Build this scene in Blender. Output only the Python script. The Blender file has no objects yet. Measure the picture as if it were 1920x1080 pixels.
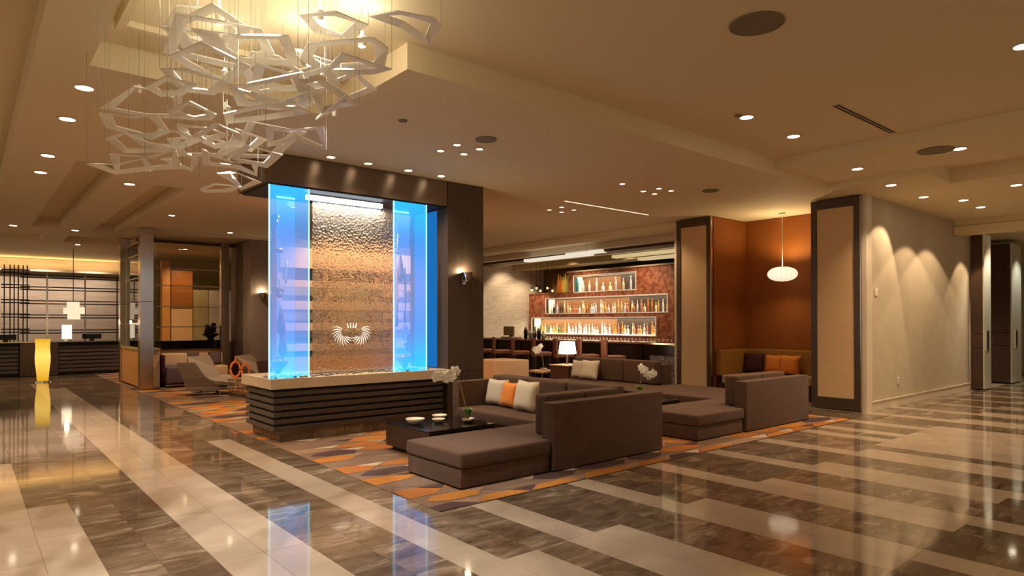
import bpy, bmesh, math, random
from mathutils import Vector, Matrix
random.seed(7)
PI = math.pi
sc = bpy.context.scene
C = sc.collection

# ---------------------------------------------------------------- camera, world, exposure
cam_d = bpy.data.cameras.new('camera'); cam = bpy.data.objects.new('camera', cam_d); C.objects.link(cam)
cam_d.sensor_width = 36.0; cam_d.sensor_fit = 'HORIZONTAL'
cam_d.lens = 36.0 * 1220.3 / 1920.0
cam_d.shift_y = 57.7 / 1920.0
cam_d.clip_start = 0.05; cam_d.clip_end = 200
rx = Vector((0.76540482, -0.64354785, -0.0012791)); ux = Vector((-0.00214215, -0.00453533, 0.99998742)); fx = Vector((0.64354555, 0.76539245, 0.00484994))
M = Matrix(((rx.x, ux.x, -fx.x, 0), (rx.y, ux.y, -fx.y, 0), (rx.z, ux.z, -fx.z, 1.55), (0, 0, 0, 1)))
cam.matrix_world = M
sc.camera = cam
sc.view_settings.view_transform = 'Standard'; sc.view_settings.look = 'None'
sc.view_settings.gamma = 1.0; sc.view_settings.use_curve_mapping = False
sc.view_settings.exposure = 0.44
w = bpy.data.worlds.new('world'); sc.world = w; w.use_nodes = True
w.node_tree.nodes['Background'].inputs[0].default_value = (1.0, 0.76, 0.48, 1)
w.node_tree.nodes['Background'].inputs[1].default_value = 0.34
sc.cycles.use_denoising = True
sc.cycles.max_bounces = 8; sc.cycles.diffuse_bounces = 4; sc.cycles.glossy_bounces = 4
sc.cycles.transmission_bounces = 8; sc.cycles.transparent_max_bounces = 12
sc.cycles.caustics_reflective = False; sc.cycles.caustics_refractive = False
sc.cycles.sample_clamp_indirect = 4.0; sc.cycles.sample_clamp_direct = 30.0

WARM = (1.0, 0.72, 0.45); SOFT = (1.0, 0.80, 0.56)
def spot(x, y, z, e, size=110, blend=0.7, col=WARM, r=0.05, aim=None, name='spot_or_fill'):  # also serves added fill spots that have no fixture
    l = bpy.data.lights.new(name, 'SPOT'); l.energy = e; l.spot_size = math.radians(size); l.spot_blend = blend
    l.color = col; l.shadow_soft_size = r
    o = bpy.data.objects.new(name, l); o.location = (x, y, z); C.objects.link(o)
    if aim: o.rotation_euler = (Vector(aim) - Vector((x, y, z))).to_track_quat('-Z', 'Y').to_euler()
    return o
def point(x, y, z, e, col=WARM, r=0.05, name='lamp_bulb'):
    l = bpy.data.lights.new(name, 'POINT'); l.energy = e; l.color = col; l.shadow_soft_size = r
    o = bpy.data.objects.new(name, l); o.location = (x, y, z); C.objects.link(o); return o

# ---------------------------------------------------------------- materials
def mat(name, col=(.5,.5,.5), rough=.5, metal=0., spec=.5, emit=None, es=0., trans=0., ior=1.45, alpha=1., coat=0., bump=None, var=None, sheen=0.):
    m = bpy.data.materials.new(name); m.use_nodes = True; nt = m.node_tree; b = nt.nodes['Principled BSDF']
    b.inputs['Base Color'].default_value = (*col, 1); b.inputs['Roughness'].default_value = rough
    b.inputs['Metallic'].default_value = metal; b.inputs['Specular IOR Level'].default_value = spec
    b.inputs['Transmission Weight'].default_value = trans; b.inputs['IOR'].default_value = ior
    b.inputs['Alpha'].default_value = alpha; b.inputs['Coat Weight'].default_value = coat
    b.inputs['Sheen Weight'].default_value = sheen
    if emit: b.inputs['Emission Color'].default_value = (*emit, 1); b.inputs['Emission Strength'].default_value = es
    tc = nt.nodes.new('ShaderNodeTexCoord')
    if var:                       # (second colour, scale xyz, detail, low, high)
        c2, sxyz, det, lo, hi = var
        mp = nt.nodes.new('ShaderNodeMapping'); mp.inputs['Scale'].default_value = sxyz
        n = nt.nodes.new('ShaderNodeTexNoise'); n.inputs['Scale'].default_value = 1; n.inputs['Detail'].default_value = det
        r = nt.nodes.new('ShaderNodeValToRGB'); r.color_ramp.elements[0].position = lo; r.color_ramp.elements[1].position = hi
        r.color_ramp.elements[0].color = (*col, 1); r.color_ramp.elements[1].color = (*c2, 1)
        nt.links.new(tc.outputs['Object'], mp.inputs[0]); nt.links.new(mp.outputs[0], n.inputs[0])
        nt.links.new(n.outputs[0], r.inputs[0]); nt.links.new(r.outputs[0], b.inputs['Base Color'])
    if bump:                      # (scale xyz, strength, distance)
        mp = nt.nodes.new('ShaderNodeMapping'); mp.inputs['Scale'].default_value = bump[0]
        n = nt.nodes.new('ShaderNodeTexNoise'); n.inputs['Scale'].default_value = 1; n.inputs['Detail'].default_value = 3
        bp = nt.nodes.new('ShaderNodeBump'); bp.inputs['Strength'].default_value = bump[1]; bp.inputs['Distance'].default_value = bump[2]
        nt.links.new(tc.outputs['Object'], mp.inputs[0]); nt.links.new(mp.outputs[0], n.inputs[0])
        nt.links.new(n.outputs[0], bp.inputs['Height']); nt.links.new(bp.outputs[0], b.inputs['Normal'])
    return m

def stone(name, c1, c2, c3, scale, stretch, warp, rough, tint=.25):
    m = bpy.data.materials.new(name); m.use_nodes = True; nt = m.node_tree; b = nt.nodes['Principled BSDF']
    N = nt.nodes.new; L = nt.links.new
    b.inputs['Roughness'].default_value = rough; b.inputs['Specular IOR Level'].default_value = .45
    g = N('ShaderNodeNewGeometry'); oi = N('ShaderNodeObjectInfo')
    ad = N('ShaderNodeMath'); ad.operation = 'ADD'; L(g.outputs['Random Per Island'], ad.inputs[0]); L(oi.outputs['Random'], ad.inputs[1])
    ml = N('ShaderNodeMath'); ml.operation = 'MULTIPLY'; ml.inputs[1].default_value = 37.0; L(ad.outputs[0], ml.inputs[0])
    cb = N('ShaderNodeCombineXYZ'); L(ml.outputs[0], cb.inputs[0]); L(ml.outputs[0], cb.inputs[2])
    va = N('ShaderNodeVectorMath'); va.operation = 'ADD'; L(g.outputs['Position'], va.inputs[0]); L(cb.outputs[0], va.inputs[1])
    mp = N('ShaderNodeMapping'); mp.inputs['Scale'].default_value = stretch; mp.inputs['Rotation'].default_value = (0, 0, .35)
    L(va.outputs[0], mp.inputs[0])
    n0 = N('ShaderNodeTexNoise'); n0.inputs['Scale'].default_value = scale*.5; n0.inputs['Detail'].default_value = 3; L(mp.outputs[0], n0.inputs[0])
    vm = N('ShaderNodeVectorMath'); vm.operation = 'SCALE'; vm.inputs['Scale'].default_value = warp; L(n0.outputs['Color'], vm.inputs[0])
    v2 = N('ShaderNodeVectorMath'); v2.operation = 'ADD'; L(mp.outputs[0], v2.inputs[0]); L(vm.outputs[0], v2.inputs[1])
    n1 = N('ShaderNodeTexNoise'); n1.inputs['Scale'].default_value = scale; n1.inputs['Detail'].default_value = 8; n1.inputs['Roughness'].default_value = .62; L(v2.outputs[0], n1.inputs[0])
    r = N('ShaderNodeValToRGB'); e = r.color_ramp.elements; e[0].position = .32; e[0].color = (*c1, 1); e[1].position = .56; e[1].color = (*c2, 1)
    x = e.new(.74); x.color = (*c3, 1); L(n1.outputs[0], r.inputs[0])
    fr = N('ShaderNodeMath'); fr.operation = 'FRACT'; L(ad.outputs[0], fr.inputs[0])
    mr = N('ShaderNodeMapRange'); mr.inputs[3].default_value = 1-tint; mr.inputs[4].default_value = 1+tint; L(fr.outputs[0], mr.inputs[0])
    mx = N('ShaderNodeVectorMath'); mx.operation = 'SCALE'; L(r.outputs[0], mx.inputs[0]); L(mr.outputs[0], mx.inputs['Scale'])
    L(mx.outputs[0], b.inputs['Base Color'])
    return m

def emis(name, col, s):
    m = bpy.data.materials.new(name); m.use_nodes = True; nt = m.node_tree; nt.nodes.clear()
    e = nt.nodes.new('ShaderNodeEmission'); o = nt.nodes.new('ShaderNodeOutputMaterial'); e.inputs[0].default_value = (*col, 1); e.inputs[1].default_value = s
    nt.links.new(e.outputs[0], o.inputs[0]); return m

def clearglass(name, tint=(1,1,1), refl=.12, emit=None, es=0, rough=.0, bump=None):
    # thin pane: transparent + reflection (+ light scattered out of edge-lit acrylic)
    m = bpy.data.materials.new(name); m.use_nodes = True; nt = m.node_tree; nt.nodes.clear(); N = nt.nodes.new; L = nt.links.new
    t = N('ShaderNodeBsdfTransparent'); t.inputs[0].default_value = (*tint, 1)
    g = N('ShaderNodeBsdfGlossy'); g.inputs['Roughness'].default_value = rough
    fr = N('ShaderNodeFresnel'); fr.inputs[0].default_value = 1.45
    mx = N('ShaderNodeMixShader'); L(fr.outputs[0], mx.inputs[0]); L(t.outputs[0], mx.inputs[1]); L(g.outputs[0], mx.inputs[2])
    o = N('ShaderNodeOutputMaterial'); out = mx
    if emit:
        e = N('ShaderNodeEmission'); e.inputs[0].default_value = (*emit, 1); a = N('ShaderNodeAddShader')
        tc = N('ShaderNodeTexCoord'); sp = N('ShaderNodeSeparateXYZ'); L(tc.outputs['Generated'], sp.inputs[0])
        r = N('ShaderNodeFloatCurve') if False else N('ShaderNodeValToRGB')
        el = r.color_ramp.elements; el[0].position = 0; el[0].color = (1,1,1,1); el[1].position = 1; el[1].color = (1,1,1,1)
        el[0].color = (.01,.52,.88,1); el[1].color = (.01,.42,.80,1); q = el.new(.07); q.color = (.02,.36,.75,1); q = el.new(.24); q.color = (.08,.20,.52,1); q = el.new(.5); q.color = (.14,.19,.38,1); q = el.new(.78); q.color = (.05,.20,.50,1)
        L(sp.outputs[2], r.inputs[0]); ms = N('ShaderNodeVectorMath'); ms.operation = 'MULTIPLY'; ms.inputs[1].default_value = emit
        L(r.outputs[0], ms.inputs[0]); L(ms.outputs[0], e.inputs[0]); e.inputs[1].default_value = es
        L(mx.outputs[0], a.inputs[0]); L(e.outputs[0], a.inputs[1]); out = a
    L(out.outputs[0], o.inputs[0]); return m

K = {}
K['ceil'] = mat('ceiling_paint', (.78,.65,.42), .7, spec=.2)
K['wall'] = mat('beige_wall', (.52,.44,.32), .65, spec=.3, var=((.47,.395,.285), (3,3,3), 3, .3, .7))
K['trimw'] = mat('beige_trim', (.66,.56,.43), .5)
K['dark_stone'] = stone('dark_marble', (.075,.048,.030), (.165,.115,.075), (.36,.28,.20), 2.6, (.7,2.4,1), 1.9, .06, .22)
K['light_stone'] = stone('cream_marble', (.34,.26,.19), (.39,.305,.225), (.43,.345,.26), 2.2, (1,1.6,1), .6, .07, .06)
K['grout'] = mat('grout', (.24,.18,.13), .5)
K['sofa'] = mat('brown_upholstery', (.088,.046,.027), .85, spec=.15, sheen=.12, bump=((260,260,260), .35, .002), var=((.104,.055,.033), (9,9,9), 4, .35, .7))
K['sofa_dark'] = mat('brown_leather_side', (.10,.045,.030), .5, spec=.3)
K['black'] = mat('black_gap', (.012,.010,.009), .6)
K['espresso'] = mat('espresso_wood', (.045,.022,.014), .28, var=((.08,.04,.026), (2,2,40), 4, .3, .7))
K['slat'] = mat('dark_slat_wood', (.055,.040,.032), .35, var=((.085,.062,.05), (3,3,60), 4, .3, .7))
K['ledge'] = mat('cream_ledge_stone', (.52,.40,.27), .4, var=((.58,.46,.33), (5,5,5), 4, .3, .7))
K['bronze'] = mat('brushed_bronze', (.20,.14,.10), .36, metal=.85)
K['bronze'].node_tree.nodes['Principled BSDF'].inputs['Anisotropic'].default_value = .85; K['bronze'].node_tree.nodes['Principled BSDF'].inputs['Anisotropic Rotation'].default_value = .25
K['pillar'] = mat('dark_bronze_panel', (.085,.056,.038), .42, metal=.4, var=((.11,.075,.05), (30,30,.6), 3, .3, .7))
K['steel'] = mat('brushed_steel', (.62,.50,.35), .22, metal=1, bump=((180,180,3), .1, .002))
K['steelbright'] = mat('polished_steel', (.80,.80,.68), .28, metal=.55)
K['chrome'] = mat('chrome', (.85,.82,.78), .08, metal=1)
K['darkwood'] = mat('dark_wood_door', (.060,.032,.022), .3, var=((.085,.045,.03), (40,40,1.2), 4, .3, .7))
K['frame'] = mat('dark_panel_frame', (.085,.055,.035), .38, metal=.3)
K['linen'] = mat('tan_linen_panel', (.66,.45,.25), .8, bump=((6,6,260), .3, .002), var=((.61,.41,.22), (2,2,60), 3, .3, .7))
K['orangewall'] = mat('burnt_orange_wall', (.25,.068,.005), .7, var=((.29,.085,.007), (2,2,2), 2, .3, .7))
K['ochre'] = mat('ochre_upholstery', (.33,.16,.025), .7)
K['ochreseat'] = mat('tan_seat', (.50,.30,.14), .7)
K['orange'] = mat('orange_cushion', (.72,.22,.018), .8, sheen=.2, bump=((200,200,200), .2, .002))
K['beige_c'] = mat('beige_cushion', (.64,.55,.42), .85, bump=((200,200,200), .3, .002))
K['grey_c'] = mat('grey_cushion', (.54,.48,.39), .85, bump=((200,200,200), .3, .002))
K['dark_c'] = mat('dark_red_cushion', (.05,.008,.012), .8)
K['white'] = mat('white_ceramic', (.82,.76,.64), .25)
K['petal'] = mat('white_petal', (.90,.86,.76), .6)
K['leaf'] = mat('green_leaf', (.12,.28,.03), .45)
K['stem'] = mat('pale_stem', (.35,.22,.12), .6)
K['frames'] = mat('painted_white_metal', (.92,.88,.79), .4, spec=.4)
K['wire'] = mat('thin_cable', (.40,.35,.28), .4, metal=.6)
K['lampon'] = emis('downlight_glow', (1,.86,.62), 14)
K['lamp_small'] = emis('small_downlight_glow', (1,.84,.6), 5)
K['trimring'] = mat('fixture_ring', (.75,.62,.45), .4)
K['grille'] = mat('speaker_grille', (.21,.165,.10), .7)
K['vent'] = mat('black_slot', (.008,.007,.006), .6)
K['woodorange'] = mat('honey_wood', (.60,.28,.085), .4, var=((.52,.23,.065), (1,1,14), 3, .3, .7))
K['woodpale'] = mat('pale_maple_wood', (.66,.42,.22), .4, var=((.60,.37,.18), (3,3,20), 3, .3, .7))
K['olive'] = mat('olive_wall', (.34,.27,.13), .5)
K['purple'] = mat('plum_upholstery', (.13,.085,.09), .8)
K['taupe'] = mat('taupe_upholstery', (.29,.215,.15), .8)
K['cream_u'] = mat('cream_upholstery', (.72,.48,.30), .8)
K['mosaic'] = mat('red_brown_mosaic', (.26,.075,.035), .5, var=((.50,.19,.10), (9,9,9), 6, .42, .58))
K['whitestone'] = mat('white_stacked_stone', (.62,.56,.47), .8, var=((.50,.45,.38), (4,4,24), 3, .35, .65), bump=((5,5,60), .6, .02))
K['black_c'] = mat('black_counter', (.008,.006,.006), .12, spec=.6)
K['stool'] = mat('brown_leather', (.34,.13,.07), .45)
K['whitestrip'] = mat('white_niche_edge', (.75,.68,.58), .4, emit=(1,.85,.65), es=.15)
K['mirror'] = mat('dark_mirror', (.30,.20,.10), .1, metal=.8)
K['nichedark'] = mat('dark_niche', (.035,.022,.016), .35)
K['nichewood'] = mat('niche_wood', (.16,.07,.025), .4)
K['pinkwall'] = mat('mauve_textured_wall', (.50,.40,.33), .7, var=((.40,.31,.25), (1.4,1.4,12), 3, .3, .7))
K['blackiron'] = mat('black_iron', (.012,.010,.009), .4, metal=.3)
K['orangeglass'] = mat('orange_glass', (.85,.25,.05), .08, trans=.2, emit=(1,.22,.04), es=.12)
K['copper'] = mat('copper_leg', (.42,.24,.14), .25, metal=.9)
K['plaster_w'] = mat('white_plate', (.78,.74,.66), .4)
# ---------------------------------------------------------------- mesh helpers
class B:
    def __init__(s): s.bm = bmesh.new()
    def box(s, x0, x1, y0, y1, z0, z1, bev=0., seg=2):
        r = bmesh.ops.create_cube(s.bm, size=1.0); vs = r['verts']
        for v in vs: v.co = Vector(((x0+x1)/2 + v.co.x*(x1-x0), (y0+y1)/2 + v.co.y*(y1-y0), (z0+z1)/2 + v.co.z*(z1-z0)))
        if bev > 0:
            es = list({e for v in vs for e in v.link_edges})
            bmesh.ops.bevel(s.bm, geom=es, offset=bev, segments=seg, affect='EDGES', profile=.6)
        return s
    def quad(s, *p):
        s.bm.faces.new([s.bm.verts.new(q) for q in p]); return s
    def prism(s, pts, z0, z1):
        a = [s.bm.verts.new((x, y, z0)) for x, y in pts]; b = [s.bm.verts.new((x, y, z1)) for x, y in pts]; n = len(pts)
        s.bm.faces.new(a[::-1]); s.bm.faces.new(b)
        for i in range(n): s.bm.faces.new((a[i], a[(i+1) % n], b[(i+1) % n], b[i]))
        return s
    def tube(s, pts, r, n=8, cap=True):
        pts = [Vector(p) for p in pts]; rs = r if isinstance(r, (list, tuple)) else [r]*len(pts); rings = []
        for i, p in enumerate(pts):
            d = (pts[min(i+1, len(pts)-1)] - pts[max(i-1, 0)]).normalized()
            u = d.cross(Vector((0, 0, 1)));
            if u.length < 1e-3: u = d.cross(Vector((1, 0, 0)))
            u.normalize(); v = d.cross(u)
            rings.append([s.bm.verts.new(p + rs[i]*(math.cos(2*PI*k/n)*u + math.sin(2*PI*k/n)*v)) for k in range(n)])
        for a, b in zip(rings, rings[1:]):
            for k in range(n): s.bm.faces.new((a[k], a[(k+1) % n], b[(k+1) % n], b[k]))
        if cap: s.bm.faces.new(rings[0][::-1]); s.bm.faces.new(rings[-1])
        return s
    def lathe(s, x, y, prof, n=16, sx=1., sy=1.):
        rings = []
        for r, z in prof:
            rings.append([s.bm.verts.new((x + sx*r*math.cos(2*PI*k/n), y + sy*r*math.sin(2*PI*k/n), z)) for k in range(n)])
        for a, b in zip(rings, rings[1:]):
            for k in range(n): s.bm.faces.new((a[k], a[(k+1) % n], b[(k+1) % n], b[k]))
        if prof[0][0] > 1e-4: s.bm.faces.new(rings[0][::-1])
        if prof[-1][0] > 1e-4: s.bm.faces.new(rings[-1])
        return s
    def ball(s, c, r, sx=1, sy=1, sz=1, seg=12):
        q = bmesh.ops.create_uvsphere(s.bm, u_segments=seg, v_segments=max(6, seg//2), radius=r)
        for v in q['verts']: v.co = Vector((c[0]+v.co.x*sx, c[1]+v.co.y*sy, c[2]+v.co.z*sz))
        return s
    def pillow(s, c, w, h, t, rz=0., tilt=0., n=10):
        # soft square cushion standing in its local XZ plane, pinched corners
        R = Matrix.Translation(c) @ Matrix.Rotation(rz, 4, 'Z') @ Matrix.Rotation(tilt, 4, 'X')
        g = {}
        for sd in (1, -1):
            for i in range(n+1):
                for j in range(n+1):
                    u = 2*i/n-1; v = 2*j/n-1
                    edge = abs(u) == 1 or abs(v) == 1
                    if sd == -1 and edge: g[(sd, i, j)] = g[(1, i, j)]; continue
                    pin = 1-.10*(1-u*u*0) * (1-abs(v)) * (abs(u)**3); pin2 = 1-.10*(1-abs(u))*(abs(v)**3)
                    th = sd*t/2*((1-u**4)*(1-v**4))**.5
                    g[(sd, i, j)] = s.bm.verts.new(R @ Vector((u*w/2*pin, th, v*h/2*pin2)))
        for sd in (1, -1):
            for i in range(n):
                for j in range(n):
                    f = [g[(sd, i, j)], g[(sd, i+1, j)], g[(sd, i+1, j+1)], g[(sd, i, j+1)]]
                    if len(set(f)) == 4: s.bm.faces.new(f if sd == -1 else f[::-1])
        return s
def obj(name, b, m, parent=None, smooth=False, label=None, kind=None, xf=None):
    me = bpy.data.meshes.new(name); bm = b.bm
    bmesh.ops.recalc_face_normals(bm, faces=bm.faces)
    off = Vector((0, 0, 0)); p = parent
    while p: off += p.location; p = p.parent
    if not parent:
        # origin at the base centre of the thing
        xs = [v.co.x for v in bm.verts]; ys = [v.co.y for v in bm.verts]; zs = [v.co.z for v in bm.verts]
        off = Vector(((min(xs)+max(xs))/2, (min(ys)+max(ys))/2, min(zs)))
    for v in bm.verts: v.co -= off
    bm.to_mesh(me); bm.free()
    if isinstance(m, (list, tuple)):
        for q in m: me.materials.append(q)
    else: me.materials.append(m)
    o = bpy.data.objects.new(name, me); C.objects.link(o)
    if smooth:
        for q in me.polygons: q.use_smooth = True
        if smooth == 'auto':
            md = o.modifiers.new('wn', 'WEIGHTED_NORMAL') if False else None
            me.set_sharp_from_angle(angle=math.radians(38))
    if parent: o.parent = parent
    else: o.location = off
    if label: o['label'] = label
    if kind: o['kind'] = kind
    return o
def thing(name, loc, label, cat, group=None):
    o = bpy.data.objects.new(name, None); o.empty_display_size = .1; C.objects.link(o); o.location = loc
    o['label'] = label; o['category'] = cat
    if group: o['group'] = group
    return o
def tag(o, label, cat, group=None):
    o['label'] = label; o['category'] = cat
    if group: o['group'] = group
    return o
def struct(name, b, m, smooth=False): return obj(name, b, m, None, smooth, kind='structure')
def dup(root, loc, rz=0., label=None, group=None):
    def cp(o, par):
        c = o.copy(); C.objects.link(c)
        if par: c.parent = par
        for ch in [k for k in kids if k.parent == o]: cp(ch, c)
        return c
    kids = list(root.children_recursive)
    r = cp(root, None); r.location = loc; r.rotation_euler = (0, 0, rz)
    if label: r['label'] = label
    if group: r['group'] = group
    return r

# ---------------------------------------------------------------- floor: marble planks laid along Y
TW = .2875; X0 = 3.27
def light_at(k, y):
    if 0 <= k < 19:
        m = k % 4
        return (m == 0) if y > 3.29 else ((m in (0, 1)) if y > 1.58 else m == 1)
    if 19 <= k < 27:
        return True if y < 3.34 else k in (20, 22, 25)
    if 29 <= k:
        m = (k-29) % 4
        return (m == 0) if y > 3.31 else ((m in (0, 1)) if y > 1.58 else m == 1)
    if k in (-3, -2): return (k == -3 and 3.29 < y < 9.05) or (1.58 < y < 3.29) or (k == -2 and y <= 1.58)
    if k in (-7, -6): return y < (20.4 if k == -7 else 18.6)
    if k == -10: return y < 6.75
    if -13 <= k <= -11: return y < 9.0
    return False
floor = struct('floor', B().box(-6, 26, -4, 28, -.2, -.004), K['grout'])
tiles = []
rt = random.Random(5)
for k in range(-20, 58):
    xa = X0 + k*TW; xb = xa + TW
    cuts = {-2.6, 1.58, 3.29 if k < 19 else 3.34, 4.44, 6.75, 9.05, 18.6, 20.4}
    ys = sorted(cuts); y = -2.6; off = rt.choice((0, .2875, .575, .8625)); edges = [-2.6]
    g = -2.6 + off
    allc = sorted(set(ys + [g + 1.15*i for i in range(int(26/1.15)+1)]))
    edges = []
    for c in allc:
        if not edges or c - edges[-1] > .16 or c in cuts:
            if edges and c - edges[-1] <= .16 and edges[-1] not in cuts: edges.pop()
            edges.append(c)
    edges = [e for e in edges if -2.6 <= e <= 26]
    if edges[-1] < 25.5: edges.append(26)
    for a, b_ in zip(edges, edges[1:]):
        mx, my = (xa+xb)/2, (a+b_)/2
        if 3.0 < mx < 10.7 and my > 4.46 and not (a < 4.44 and mx < 3.0): continue      # carpet covers this field
        if mx > 11.9 and my > 4.7: continue
        # keep what the camera's neighbourhood can see
        d = Vector((mx, my)); f = d.dot(Vector((.6435, .7654))); r_ = d.dot(Vector((.7654, -.6435)))
        if f < .8 or abs(r_) > f*.86 + 1.2: continue
        tiles.append((f, xa, xb, a, b_, light_at(k, my), my))
tiles.sort()
def tile_geo(b, t):
    _, xa, xb, a, b_, li, _y = t; e = .0010
    b.box(xa+e, xb-e, a+e, b_-e, -.02, 0); return b
near = tiles[:290]; far = tiles[290:]
for t in near: obj('tile', tile_geo(B(), t), K['light_stone'] if t[5] else K['dark_stone'], floor)
for li in (True, False):
    b = B()
    for t in far:
        if t[5] == li: tile_geo(b, t)
    obj('distant_tiles', b, K['light_stone'] if li else K['dark_stone'], floor, kind='stuff')

# ---------------------------------------------------------------- carpet of irregular hexagons
cols = [(.43,.17,.040), (.36,.135,.040), (.28,.175,.11), (.20,.125,.085), (.085,.050,.045), (.48,.36,.25), (.33,.22,.145)]
cm = [mat('carpet_shade_%d' % i, c, .95, spec=.05, bump=((150,150,150), .5, .004), var=(tuple(q*.82 for q in c), (30,30,30), 3, .3, .7)) for i, c in enumerate(cols)]
cb = B(); cb.box(2.97, 10.74, 4.45, 23, -.003, .004); cb.bm.faces.ensure_lookup_table()
for f in cb.bm.faces: f.material_index = 3
rc = random.Random(11)
def clampx(p): return (min(max(p[0], 2.97), 10.74), min(max(p[1], 4.45), 23))
y = 4.30; row = 0
while y < 23:
    h = .33 if y < 9 else .38
    x = 2.7 + (row % 2)*.33
    while x < 10.8:
        wd = rc.uniform(.56, .84); g = .012
        a, b_ = h*rc.uniform(.30, .5), h*rc.uniform(.30, .5)
        P = [(x+g, y+h*.5), (x+wd*.22, y+h*.5+a), (x+wd*.72, y+h*.5+b_), (x+wd-g, y+h*.5+rc.uniform(-.04,.04)), (x+wd*.78, y+h*.5-b_), (x+wd*.28, y+h*.5-a)]
        P = [clampx(p) for p in P]
        if max(p[0] for p in P) - min(p[0] for p in P) > .03 and max(p[1] for p in P) - min(p[1] for p in P) > .03:
            try:
                f = cb.bm.faces.new([cb.bm.verts.new((p[0], p[1], .0065)) for p in P]); f.material_index = rc.choice([0,0,0,1,1,2,3,3,4,4])
                # each half of the gap above takes a bow-tie in its own shade
                q = [clampx(p) for p in ((x+wd*.72, y+h*.5+b_), (x+wd-g, y+h*.5), (x+wd+.16, y+h*.5+h*.42))]
                f = cb.bm.faces.new([cb.bm.verts.new((p[0], p[1], .0075)) for p in q]); f.material_index = rc.choice([4,5,5,6,2])
            except Exception: pass
        x += wd
    y += h*.93; row += 1
carpet = obj('carpet', cb, cm); tag(carpet, 'wall-to-wall lounge carpet of orange, tan and plum irregular hexagons', 'carpet')

# ---------------------------------------------------------------- ceiling with trays
def zc(x, y):
    if .80 < x < 2.90 and y < 6.48: return 3.95
    if x < .42: return 3.95
    if 2.90 <= x < 9.15 and y < 4.84: return 3.95
    if 10.8 < x < 11.86 and y < 3.38: return 3.95
    if 9.15 <= x < 10.8 and y < 4.84: return 3.80
    if 1.14 < x < 1.66 and 10.4 < y < 18.2: return 3.95
    if 2.3 < x < 2.75 and 11.5 < y < 18.2: return 3.92
    if .2 < x < 1.5 and 19.6 < y < 21.2: return 3.95
    if 2.0 < x < 3.4 and 19.6 < y < 21.2: return 3.90
    if x > 16.4 and y < 6: return 3.60
    return 3.72
XS = [-6, .42, .80, 1.14, 1.5, 1.66, 2.0, 2.3, 2.75, 2.90, 3.4, 9.15, 10.8, 11.86, 16.4, 26]
YS = [-4, 3.38, 4.84, 6, 6.48, 10.4, 11.5, 13.8, 18.2, 19.6, 21.2, 30]
XS = sorted(set(XS + [.2]))
cb = B(); Zg = [[zc((XS[i]+XS[i+1])/2, (YS[j]+YS[j+1])/2) for j in range(len(YS)-1)] for i in range(len(XS)-1)]
for i in range(len(XS)-1):
    for j in range(len(YS)-1):
        z = Zg[i][j]; x0, x1, y0, y1 = XS[i], XS[i+1], YS[j], YS[j+1]
        cb.quad((x0,y0,z), (x1,y0,z), (x1,y1,z), (x0,y1,z))
        if i+1 < len(XS)-1 and Zg[i+1][j] != z: z2 = Zg[i+1][j]; cb.quad((x1,y0,z), (x1,y1,z), (x1,y1,z2), (x1,y0,z2))
        if j+1 < len(YS)-1 and Zg[i][j+1] != z: z2 = Zg[i][j+1]; cb.quad((x0,y1,z), (x1,y1,z), (x1,y1,z2), (x0,y1,z2))
cb.box(-6, 26, -4, 30, 4.40, 4.5)
bmesh.ops.remove_doubles(cb.bm, verts=cb.bm.verts, dist=1e-4)
ceiling = struct('ceiling', cb, K['ceil'])
tr = B().box(.90, .96, 2.5, 5.95, 3.86, 3.949).box(.961, 2.80, 5.90, 5.95, 3.90, 3.949)
obj('cove_ledge', tr, K['ceil'], ceiling)

# ---------------------------------------------------------------- downlights
def fixture(x, y, z, label, r=.075, glow='lampon', energy=0, group='recessed round downlights', size=105, blend=.8, aim=None):
    t = thing('downlight', (x, y, z-.008), label, 'ceiling light', group)
    obj('trim_ring', B().lathe(x, y, [(r*1.25, z-.003), (r*1.2, z-.010), (r*.98, z-.010), (r*.96, z-.004)], 20), K['trimring'], t)
    obj('lens', B().lathe(x, y, [(r*.95, z-.004), (r*.9, z-.0085), (.0, z-.0095)][::-1], 16), K[glow], t)
    if energy: spot(x, y, z-.03, energy, size, blend, aim=aim)
ORD = ['nearest','second','third','fourth','fifth','sixth','seventh','eighth']
E0 = 128
for i, (x, y) in enumerate([(.84,7.13),(.83,8.34),(.82,10.33),(.83,11.54),(.82,18.25)]):
    fixture(x, y, 3.72, 'recessed round downlight in the left ceiling row over the marble walkway, %s one' % ORD[i], energy=E0*1.25)
for i, (x, y) in enumerate([(1.96,10.38),(1.97,11.64),(1.98,18.29)]):
    fixture(x, y, 3.72, 'recessed round downlight behind the hanging sculpture toward reception, %s one' % ORD[i], energy=E0*1.5)
for i, (x, y) in enumerate([(3.67,8.05),(4.21,8.05),(4.84,8.05),(5.40,8.05)]):
    fixture(x, y, 3.72, 'small downlight grazing the bronze fountain header, %s from its left end' % ['first','second','third','fourth'][i], r=.055, energy=32, size=90)
for i, (x, y, z) in enumerate([(7.01,4.06,3.95),(8.2,4.09,3.95),(7.05,1.46,3.95)]):
    fixture(x, y, z, 'downlight in the raised ceiling right of the sofas, ' + ['left of the pair','right of the pair','at the right edge of view'][i], energy=E0*.8)
for i, (x, y, z) in enumerate([(10.05,4.05,3.80),(11.26,4.03,3.72),(12.77,4.05,3.72)]):
    fixture(x, y, z, 'round downlight in the row running toward the beige wall, %s one' % ORD[i], energy=E0*.9, size=(105, 105, 80)[i], blend=(.8, .8, .18)[i], aim=(None, None, (12.25, 4.3, 2.2))[i])
for i, (x, y) in enumerate([(13.66,3.70),(14.75,3.72)]):
    fixture(x, y, 3.72, 'downlight close to the beige corridor wall, ' + ['nearer of two','farther of two'][i], energy=E0*.9, size=106, blend=.15)
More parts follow.
